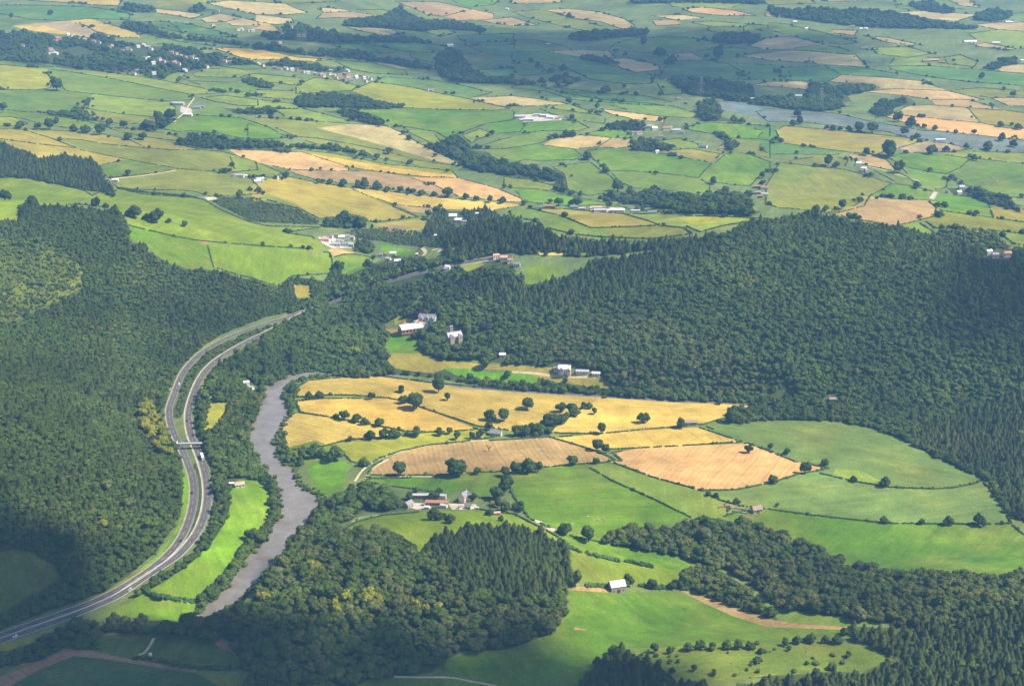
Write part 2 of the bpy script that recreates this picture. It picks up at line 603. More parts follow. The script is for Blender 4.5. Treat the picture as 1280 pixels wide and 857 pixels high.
FNAME = {'wheat': 'wheat_field', 'straw': 'stubble_field', 'orange': 'stubble_field', 'tan': 'stubble_field', 'brown': 'ploughed_field', 'ochre': 'dry_meadow',
         'olive': 'pasture', 'pasture': 'pasture', 'pale': 'meadow', 'grass': 'pasture', 'lush': 'meadow', 'vivid': 'lawn', 'yellow': 'meadow', 'teal': 'pasture',
         'meadow': 'meadow', 'hay': 'meadow', 'lavender': 'crop_field', 'crop': 'crop_field', 'earth': 'bare_earth', 'scrub': 'rough_ground', 'dull': 'pasture'}
# tile | kind | flags (n no hedges, c keep trees out) | outline
FIELDS = '''
A|wheat||150 3 330 15 500 28 590 30 612 5 605 -30 150 -30
A|teal||-160 25 160 28 450 35 650 70 645 102 450 95 330 105 160 100 0 70 -160 60
A|teal|n|-160 95 0 95 160 105 60 130 0 135 -160 135
A|wheat|n|60 130 180 118 250 140 470 190 300 172 170 155 100 142
A|brown|n|180 118 330 105 430 130 480 160 600 190 470 190 250 140
A|wheat||330 105 450 105 570 130 700 172 700 190 600 190 480 160 430 130
A|teal||720 110 840 108 920 168 800 140
A|teal||840 105 960 125 1100 160 1190 190 1050 180 920 168
A|straw||780 45 880 55 1020 75 960 95 880 80 780 65
A|straw||1000 95 1100 68 1210 90 1130 110 1030 115
A|straw||1130 110 1210 92 1290 110 1290 135 1160 130
A|pasture||690 195 760 180 900 210 1060 230 1060 250 980 250 850 225 700 215
0|brown|n|267 54 320 61 370 69 415 75 405 72 372 71 320 62
0|wheat||267 60 282 60 320 63 372 72 415 74 390 77 345 75 320 75 300 72 285 67
A|pasture||-160 265 0 288 130 318 270 335 170 338 0 325 -160 308
A|yellow||-160 320 0 327 240 347 240 375 270 415 250 440 180 452 0 448 -160 445
A|pasture||250 350 340 358 560 395 780 440 960 475 960 500 830 508 640 490 460 470 330 455 310 430 275 415 243 375
A|pale||300 347 420 350 600 370 800 400 960 430 1120 465 970 473 780 438 560 393 340 357
A|pasture||-160 455 0 458 180 460 320 455 440 475 430 520 420 545 340 560 230 565 120 560 0 545 -160 540
A|pale||455 480 640 493 830 513 880 540 870 570 760 585 600 570 440 545
A|olive||420 550 600 573 790 592 800 610 750 620 600 620 480 605
A|grass||-160 540 0 565 60 560 240 575 400 600 500 625 450 650 330 640 200 620 120 595 40 585 -160 570
A|yellow||-160 585 0 590 60 590 140 620 80 630 0 632 -160 628
A|pale||1000 490 1120 478 1290 500 1290 530 1200 530 1080 510
A|lush||810 645 880 600 940 575 1060 580 1200 590 1340 635 1440 690 1290 698 1200 690 1100 670 960 655 890 660
A|pasture|n|900 590 960 560 1010 520 1060 520 1160 560 1200 590 1060 580
A|olive||500 625 560 640 700 650 850 670 900 690 880 705 760 690 600 660
A|ochre||-160 638 0 645 120 650 250 690 380 740 180 720 0 695 -160 688
A|ochre||130 650 330 655 480 665 650 700 730 740 560 725 400 700 250 688
A|ochre||650 700 760 700 900 725 1000 750 850 750 735 740
E|olive||265 48 400 65 560 88 740 108 1000 115 1120 120 1280 170 1290 210 1160 222 1020 215 900 205 640 158 390 108
E|ochre||-160 40 0 60 180 80 380 105 640 160 490 187 430 150 300 130 200 150 60 90 0 65 -160 60
E|pasture||490 190 640 165 880 205 820 220 600 245 520 250
E|olive||520 250 620 242 890 210 1030 215 1160 235 1240 240 1290 290 1290 330 1060 345 980 320 900 310 700 310 590 297
0|grass||-40 221 0 222 27 222 50 226 95 236 107 239 115 245 125 240 142 246 145 236 180 243 240 247 255 250 275 262 310 277 335 283 402 284 400 286 357 291 390 296 410 312 365 310 320 307 250 301 215 295 162 282 150 267 140 260 105 256 50 256 22 275 -40 277
0|lush|n|162 283 215 296 250 302 259 305 268 338 232 333 212 328 195 318 180 303 162 300
0|grass||259 304 320 308 365 311 412 316 416 330 412 342 385 344 365 345 352 356 335 355 317 348 295 343 272 335 268 338
0|lush||412 330 416 322 430 318 445 318 465 322 470 330 457 341 430 344 420 332
0|tan|n|412 312 418 310 440 315 460 320 465 324 445 320 430 319 417 322
0|pale||286 192 300 197 320 203 352 216 345 222 310 222 295 216
0|orange||286 187 320 188 365 190 377 190 436 209 435 214 360 212 320 201 300 195
F|yellow||190 108 400 130 640 180 980 215 1010 250 850 245 620 220 470 205 350 160 240 120
F|wheat|n|240 122 350 160 465 205 620 220 850 245 1010 252 1000 238 700 200 450 160
F|brown||160 215 460 215 620 225 760 245 900 290 1010 340 900 335 700 310 480 280 300 260 200 230
F|orange||760 240 1010 258 1200 300 1330 355 1325 372 1200 365 1020 345 900 290
F|wheat||470 300 600 310 800 335 1000 355 1290 380 1340 388 1340 398 1180 412 930 405 700 385 560 340
F|straw|n|700 385 930 405 860 425 780 420
F|ochre||-20 290 60 255 170 245 290 270 460 297 560 345 700 400 810 445 600 472 430 440 320 455 230 410 60 360 -20 370
F|olive|n|0 350 60 330 200 380 290 440 320 455 230 410 60 365
F|ochre||590 480 820 455 880 470 860 510 800 515 780 535 660 515
F|brown|n|600 495 700 485 780 500 720 520 660 515
B|olive||0 590 100 590 200 600 480 620 650 630 720 660 820 720 940 780 1040 825 1000 830 800 800 620 750 470 720 300 690 200 685 100 640 0 612
B|straw|n|300 640 480 625 650 632 720 662 820 722 940 782 1040 825 900 805 700 745 500 690
B|olive||190 690 470 725 620 755 800 803 980 830 960 850 600 790 550 760 300 720
B|lush||-40 618 0 630 90 650 170 690 100 700 0 700 -40 690
B|pale||90 545 240 545 470 605 300 610 150 585
B|pale||-40 490 0 490 180 520 240 545 90 545 60 570 -40 575
B|pale||200 430 290 390 400 400 510 430 480 455 340 462 240 470 200 470
B|pale||-30 370 0 370 160 385 250 395 200 425 100 415 -30 405
B|pale||0 450 190 455 240 470 200 500 0 485
B|yellow||490 460 580 410 740 430 880 460 1060 495 1270 545 1200 553 900 548 740 540 620 520 560 500
B|teal||590 405 640 385 870 400 1000 420 1180 465 1080 490 980 475 800 435
B|lush||540 550 760 545 1000 552 1290 557 1290 600 1150 620 1040 660 950 690 900 660 750 635 660 625 620 590 530 560
B|pale||740 650 880 665 930 715 900 725 800 680
B|pale||1030 680 1120 645 1190 670 1100 700 1080 715
B|lush||1150 620 1290 600 1360 610 1320 660 1200 670
C|lush||-40 610 60 605 240 600 330 610 385 640 330 655 150 655 0 675 -40 670
C|pale||-200 745 -60 700 150 662 220 690 130 718 -40 745
C|lush||-120 760 0 740 140 725 310 745 350 780 310 800 150 805 60 800 0 815 -100 790
C|straw||155 720 200 695 350 675 500 690 430 735 300 740
C|straw||430 740 500 700 600 695 590 735 520 742
C|lush||370 668 470 645 600 665 580 690 500 690
G|lush||380 112 520 105 600 108 760 130 1000 175 930 250 780 230 600 215 490 215 410 160
G|pasture||490 222 600 217 780 233 930 255 990 285 980 345 850 320 700 305 610 300 540 270
G|pasture||200 195 390 170 440 210 490 240 530 280 500 320 380 340 280 310 260 230
G|pale||-40 245 100 260 210 290 210 320 120 305 0 300 -40 290
G|lush||0 310 100 305 230 330 470 375 560 395 600 410 830 420 820 430 600 420 460 385 280 390 80 370
G|ochre||90 403 260 405 560 430 680 465 740 487 580 495 395 500 250 440
G|pasture||-20 405 90 405 250 445 390 503 600 500 740 490 860 500 900 530 700 555 450 545 300 530 180 500 100 460 0 450
G|olive|n|450 505 700 495 860 503 895 530 700 553 500 545
G|pale||560 428 700 430 900 440 1100 445 1290 455 1330 465 1200 465 1050 490 940 520 870 490 740 480 640 445
G|yellow|n|820 450 1000 445 1100 452 1000 475 930 485
G|lush||935 250 1080 120 1180 130 1290 170 1290 200 1240 240 1190 290 1110 285 1000 270
G|ochre||750 115 900 105 1040 130 1000 174 880 148
G|pale||740 65 830 52 930 80 930 98 830 98 760 75
G|olive||1040 90 1100 50 1290 60 1290 150 1180 120
C|lush||850 640 970 612 1290 630 1290 705 1190 705 1060 680 880 650
D|lush||-20 655 40 655 65 715 0 712 -60 690
D|teal||-80 628 40 625 30 648 -60 648
D|ochre||45 650 80 630 240 645 420 660 700 690 800 700 740 715 660 740 600 750 540 775 400 760 240 740 70 715
D|brown|n|340 680 440 690 700 715 740 718 660 740 560 720
D|brown||670 745 760 710 880 715 1020 745 900 760 700 765
D|teal||-40 700 0 715 70 718 250 745 400 765 330 775 0 770 -40 740
H|olive||-10 290 60 172 250 195 380 207 620 278 510 340 480 390 330 430 200 410 60 400 -10 380
H|pale|n|-10 290 60 175 250 197 190 250 100 300
H|brown||505 345 620 355 800 362 840 400 840 440 740 465 640 490 500 465 330 435 440 385
H|lush||515 340 630 283 720 290 830 320 800 360 620 352
H|lush||850 325 1000 345 1100 380 1130 450 880 415 840 390 820 355
H|ochre||1100 380 1330 440 1330 500 1130 455
H|olive||780 460 870 420 1120 455 1330 500 1330 550 1140 515 1000 490 880 500 830 500
H|pale||1140 520 1330 560 1330 610 1230 580
H|pale||670 480 740 475 830 520 820 545 720 520
H|lush||600 150 660 130 860 130 1010 155 960 200 890 230 780 215 690 195
H|pale||870 125 1020 118 1330 130 1330 200 1050 155
H|pasture||905 240 1020 165 1330 210 1330 362 1200 345 1000 290 930 265
H|tan||410 135 530 135 600 165 640 215 500 190 420 165
H|pasture||520 207 640 220 730 265 720 285 640 270
H|pasture||670 200 800 217 900 240 890 300 800 310 730 265
H|olive||60 165 300 140 400 160 380 200 280 187
D|lavender||-60 560 0 545 150 550 350 570 500 605 640 630 780 655 900 660 1330 725 1330 765 1200 757 1000 742 880 712 700 685 600 660 400 640 180 612 0 610
C|lavender|n|1020 512 1130 505 1290 545 1290 605 1150 570 1040 545
D|orange||580 580 700 580 900 600 1060 615 1180 640 1330 655 1330 700 1180 690 1000 670 800 645 650 605
D|straw||600 575 700 530 800 525 1000 540 1070 612 900 597 720 580
D|ochre||1010 540 1200 555 1330 590 1330 650 1140 622 1085 612
D|tan||820 500 1000 500 1190 547 1000 537 840 525
D|tan||480 460 640 445 900 455 1080 500 820 497 700 482
D|tan||1110 490 1330 490 1330 540 1200 530
D|straw||300 410 370 375 600 390 760 405 900 445 680 445 560 440 520 425
D|teal||280 330 400 330 650 370 640 387 370 375
D|teal||30 342 280 335 360 367 300 410 100 405
D|straw||-140 282 0 250 200 257 440 278 500 335 260 320 0 302 -140 292
D|straw||-100 232 0 190 120 183 285 225 130 242 0 245
D|straw||-100 430 0 410 140 405 220 420 200 450 0 432
D|pasture||150 240 280 228 400 250 410 272 200 257
D|pale||520 240 700 235 820 270 700 290 540 270
D|teal||600 332 800 330 1330 385 1330 445 1000 410 800 385 620 350
D|straw||640 65 760 55 1050 75 940 110 800 95
D|straw||1030 125 1200 110 1330 125 1330 170 1150 150
D|straw||480 180 600 190 780 230 600 215
D|pale||880 290 960 275 1050 310 1030 335 900 320
D|straw||1120 330 1330 310 1330 375 1180 355
D|pasture||0 115 80 120 280 165 450 215 380 225 200 200 0 150
D|straw||970 205 1060 210 1240 245 1200 255 1060 235
D|straw||850 -20 1000 -5 1060 40 960 30
D|tan||320 150 450 155 430 180 320 165
D|tan||0 60 120 75 80 90 -20 82
D|pasture||-120 120 0 130 0 185 -120 190
C|straw||160 50 280 45 430 60 560 95 615 130 560 150 440 110 300 92
C|olive||0 60 150 55 300 94 440 130 580 150 400 160 280 140 200 120 60 85
0|tan||597 26 640 22 672 32 640 33
B|brown||700 10 900 10 1080 48 940 83 860 80 780 40
B|tan||940 85 1090 52 1190 70 1180 95 1000 105
C|orange||850 45 960 38 1120 55 1220 80 1060 80 900 65
C|straw||700 80 850 75 960 90 840 105
C|tan||700 100 830 107 840 125 720 130
C|pale||890 112 1000 107 1180 120 1200 140 1000 135
C|straw||170 260 330 250 480 255 520 290 330 287
C|straw||500 300 560 290 730 325 740 350 620 365 540 340
C|teal||0 260 160 265 330 290 480 325 620 370 700 375 700 420 560 420 400 400 290 350 180 320 0 300
C|teal||740 350 830 310 960 300 1080 320 1150 360 1130 400 960 395 830 380 740 400
C|teal||1080 320 1290 325 1380 340 1400 400 1150 400 1150 360
C|pasture||720 410 790 400 850 440 850 470 760 475
C|straw||760 270 900 265 960 290 820 300
C|teal||0 420 130 430 280 470 460 500 700 520 760 530 560 520 300 500 180 460 0 440
C|teal||220 440 440 465 660 480 800 510 700 525 450 495 260 465
0|straw||590 122 640 120 672 124 710 130 700 132 640 133 615 130
C|pale||150 520 300 525 450 580 320 560 180 540
C|pasture||130 540 240 550 470 595 460 620 320 600 200 570
C|straw||440 545 560 560 760 585 760 615 620 600 490 570
C|pasture||420 510 620 520 800 530 930 570 900 590 760 582 600 555
B|straw||440 135 560 140 660 145 740 170 640 180 540 160
B|pale||830 150 960 148 1000 165 920 185 860 165
B|straw||-240 18 -140 4 0 10 150 20 190 40 260 65 160 75 0 75 -100 52 -180 36
B|straw||0 80 180 95 190 115 100 125 0 100
B|straw||-60 105 60 125 130 160 110 170 -60 140
B|straw||310 40 420 45 480 60 340 65
B|brown||330 70 480 65 620 80 650 105 540 95 420 90 300 95
B|pale||500 50 640 50 690 75 560 65
B|teal||540 220 700 210 900 225 1100 270 960 270 760 260
B|teal||380 225 540 225 740 265 620 270 430 245
B|teal||1000 180 1290 170 1290 210 1050 215
B|teal||1060 230 1290 225 1290 285 1140 270
B|pasture||380 310 580 315 740 350 760 375 600 370 480 350
B|straw||580 317 680 322 760 342 720 347
B|teal||1110 350 1290 340 1290 390 1120 380
B|olive||970 330 1050 310 1080 350 1000 370
C|teal||0 320 120 320 190 370 60 380 0 370
B|lush||930 -30 1240 -30 1190 25 1040 35
C|pale||780 10 1000 -10 1150 20 1100 40 800 35
C|straw||0 -30 230 -20 250 15 0 20
B|olive||0 -30 400 -30 400 10 160 15 0 8
D|pasture||640 -30 900 -10 960 30 1070 45 760 52 640 40
D|olive||-60 -30 200 -10 240 20 0 25
D|tan||200 -20 500 -20 500 5 300 10
A|olive|n|780 0 1020 -10 1040 20 900 40 790 35
D|pasture||1130 100 1060 75 1330 60 1330 110 1200 108
D|pale||1000 170 1150 155 1330 175 1330 240 1240 240 1060 208
D|olive||900 445 1060 440 1330 470 1330 490 1110 490
D|pasture||640 290 880 300 900 325 800 328 600 330
C|pasture||640 190 900 190 1060 225 1000 250 760 265 480 250 520 215
C|pasture||0 200 120 200 330 245 170 258 0 258
B|pasture||1050 130 1290 140 1290 168 1000 178 960 150
B|pasture||760 260 960 270 1080 275 1000 320 900 320 780 290
C|pasture||900 270 1080 240 1290 250 1380 260 1140 290 960 290
C|pasture||960 140 1200 140 1290 170 1290 190 1250 190 1000 160
A|pasture||1080 330 1290 325 1330 345 1230 350
A|pale||960 370 1020 345 1200 350 1240 370 1200 390 980 385
A|pale||820 380 900 360 930 365 900 400 840 400
A|pasture||940 405 1210 415 1330 430 1330 460 1130 465
A|pale||1130 465 1330 470 1330 490 1200 490
J|wheat||200 500 260 462 400 450 510 440 620 440 860 470 1280 512 1480 530 1720 545 1610 610 1540 650 1480 675 1430 680 1340 690 1290 715 1200 700 1110 690 850 605 740 565 660 550 480 535 350 535 210 545
J|olive|n|350 535 480 535 480 552 330 552 220 560 210 545
J|wheat||200 565 330 553 480 555 660 553 720 568 850 608 1110 705 1000 715 880 720 740 715 620 690 400 650 220 620
J|wheat||120 690 190 625 300 635 400 655 620 695 740 720 640 745 450 760 340 790 260 800 160 810 140 770
J|yellow||380 775 640 750 880 728 1110 712 1190 745 1030 768 860 785 720 815 620 850 570 880 480 870 440 830 420 810
0|tan||460 593 465 584 480 574 505 563 535 557 577 554 640 549 687 546 737 561 762 571 768 575 755 578 722 580 680 584 640 589 600 590 560 593 500 594
K|wheat||440 548 900 570 1240 590 1200 610 1060 650 960 680 800 695 620 710 440 728 230 725 190 715 260 665
K|wheat||200 740 440 730 640 712 930 695 1150 768 900 785 620 800 500 805 390 795
0|orange||766 566 800 561 865 557 935 554 960 563 992 576 1035 585 1018 589 1000 592 975 600 955 605 920 612 877 613 815 596 780 583 762 577 778 576
0|hay||877 532 905 526 960 525 1042 526 1085 534 1120 545 1150 560 1172 572 1210 590 1228 598 1222 603 1195 609 1167 611 1115 609 1070 602 1022 591 1042 586 992 575 960 562 927 551
0|pale|n|1042 592 1045 585 1075 588 1100 600 1090 604 1068 600
0|hay||877 614 920 613 955 606 975 601 1000 593 1018 590 1070 603 1115 609 1167 611 1195 609 1228 602 1245 618 1260 642 1263 654 1232 655 1110 654 1010 643 952 635 925 632 900 625
0|lush||905 645 920 640 952 637 1010 644 1110 655 1232 656 1264 656 1280 668 1340 690 1340 712 1300 722 1255 724 1205 722 1097 718 1065 713 1040 698 1010 688 985 676 960 666 930 658
O|pasture||355 85 460 78 560 92 700 147 940 217 1040 260 1080 300 1080 345 960 352 895 345 700 252 500 162
0|lush||636 602 640 591 680 584 727 582 765 600 815 623 864 646 840 653 815 660 780 658 765 665 750 677 722 672 697 665 685 658 662 648 648 630 640 615
0|lush||458 596 465 598 545 596 590 592 640 591 640 608 622 622 600 622 585 615 545 615 510 610 480 606 460 602
N|grass||415 425 500 370 640 335 760 325 930 310 1100 305 1290 330 1340 355 1460 415 1520 450 1560 490 1500 480 1340 420 1140 400 960 455 870 500 820 525 780 480 690 425 560 430 440 435
O|lush|n|160 410 230 430 440 475 700 520 850 550 925 580 840 612 700 592 540 560 350 522 280 490
O|grass|n|285 510 350 530 540 570 700 597 840 615 900 650 880 680 700 680 560 670 480 680 370 680 340 610 280 600
S|lush|n|275 375 480 388 650 385 830 385 960 440 1100 505 1280 560 1670 575 1660 600 1280 640 1050 640 700 665 580 665 480 690 400 780 340 860 340 1000 -80 1000 -100 850 -300 790 -380 760 -240 690 0 670 200 590 260 530 285 450
S|tan|n|840 378 920 392 1060 435 1280 520 1430 545 1680 560 1670 573 1410 572 1280 560 1100 505 960 440
S|tan|n|275 365 330 358 420 360 485 375 480 388 400 378 300 372
S|pasture|n|930 235 1000 250 1100 300 1200 380 1280 430 1340 465 1480 490 1730 525 1880 548 1690 555 1350 535 1300 500 1180 370 1100 310 980 262
S|scrub|c|580 665 700 660 860 645 1050 640 1280 645 1500 640 1780 655 1870 700 1880 735 1750 775 1500 785 1280 805 1000 840 800 805 680 720
S|earth|n|310 562 390 575 385 585 315 575
O|earth|n|1150 335 1230 345 1210 355 1160 348
E|earth|n|1000 570 1040 565 1035 590 1005 588
R|pasture|n|450 870 520 842 600 820 690 808 900 812 1050 830 1200 856 1260 880 1260 1000 450 1000
Q|crop|n|-160 960 0 890 50 855 200 772 370 706 500 716 700 745 900 780 980 790 1100 860 1130 1000 -160 1000
Q|earth|n|-160 880 0 810 150 750 320 680 380 672 500 690 700 730 900 760 980 775 980 792 900 784 500 720 370 710 200 775 50 858 -160 965
Q|olive|n|980 775 1150 810 1280 850 1330 1000 1130 1000 1100 860 985 794
Q|dull|n|470 610 640 590 780 585 900 600 1050 620 1180 700 1250 770 1100 750 880 730 700 720 560 700 470 650
Q|earth|n|1050 615 1110 620 1180 690 1100 665
M|dull|nc|-160 500 0 520 50 510 170 520 320 620 250 680 100 760 0 830 -160 850
Q|olive|n|-160 660 0 650 120 610 240 590 130 650 0 690 -160 730
J|vivid|nc|640 290 680 235 740 235 800 260 830 300 820 325 690 325
J|ochre|nc|650 350 690 330 830 330 900 360 1100 375 1280 385 1500 400 1720 450 1790 485 1760 505 1500 470 1280 410 1100 405 960 400 880 425 780 415 690 400
J|vivid|nc|930 398 1100 412 1180 425 1280 415 1410 450 1400 480 1200 470 1000 435
J|yellow|nc|695 190 690 150 730 125 760 150 700 195
J|tan|nc|645 203 700 205 760 155 790 150 730 200 700 215 745 235 680 238
N|vivid|n|260 100 320 70 430 60 480 90 450 130 440 200 330 260 310 230 290 180
N|grass|n|150 0 300 -40 420 0 440 40 300 80 250 90
0|meadow|c|287 604 300 600 320 600 330 606 340 620 339 640 331 652 321 663 300 685 287 705 275 720 253 737 250 751 247 762 227 775 190 775 162 770 130 772 140 763 170 747 205 727 232 709 252 691 270 671 282 653 286 635 285 615
I|yellow|c|1000 480 1060 540 1080 570 1150 570 1100 650 1090 690 1020 710 1030 640 1050 580
M|meadow|c|915 75 945 180 950 260 930 330 900 400 800 540 720 600 690 615 780 540 890 390 910 250 905 150
0|dull|nc|0 302 20 300 40 297 60 302 82 315 100 330 105 345 100 360 75 375 50 385 20 400 -40 412 -40 302
F|vivid|c|630 570 700 600 800 620 780 640 700 640 620 610
F|yellow|c|1000 690 1090 662 1150 680 1060 718
F|pasture|c|950 600 1030 600 1000 622
G|grass|c|60 780 70 700 130 690 240 690 270 715 200 750 120 780
G|wheat|c|130 620 290 625 270 638 140 635
G|grass|c|300 625 380 625 370 638
F|ochre|c|190 780 270 790 280 850 200 850
'''
# hedges that do not bound a field: tile | line | label
HEDGES = '''
O|262 488 300 500 355 525|short dark hedge nearest the conifers above the metal-roofed barn
O|388 530 450 545 540 566|middle dark hedge on the slope above the metal-roofed barn
O|568 564 640 580 708 596|right dark hedge on the slope above the metal-roofed barn
E|585 302 700 320 860 335 985 348|broad scrubby bank across the pasture above the left wood
O|370 690 440 688 480 686|low hedge behind the pale yard of the metal-roofed barn
O|640 690 720 700 800 696 880 700|bushy hedge right of the metal-roofed barn
M|730 720 790 738 880 758 970 770|dark hedge crossing the bright river meadow
'''

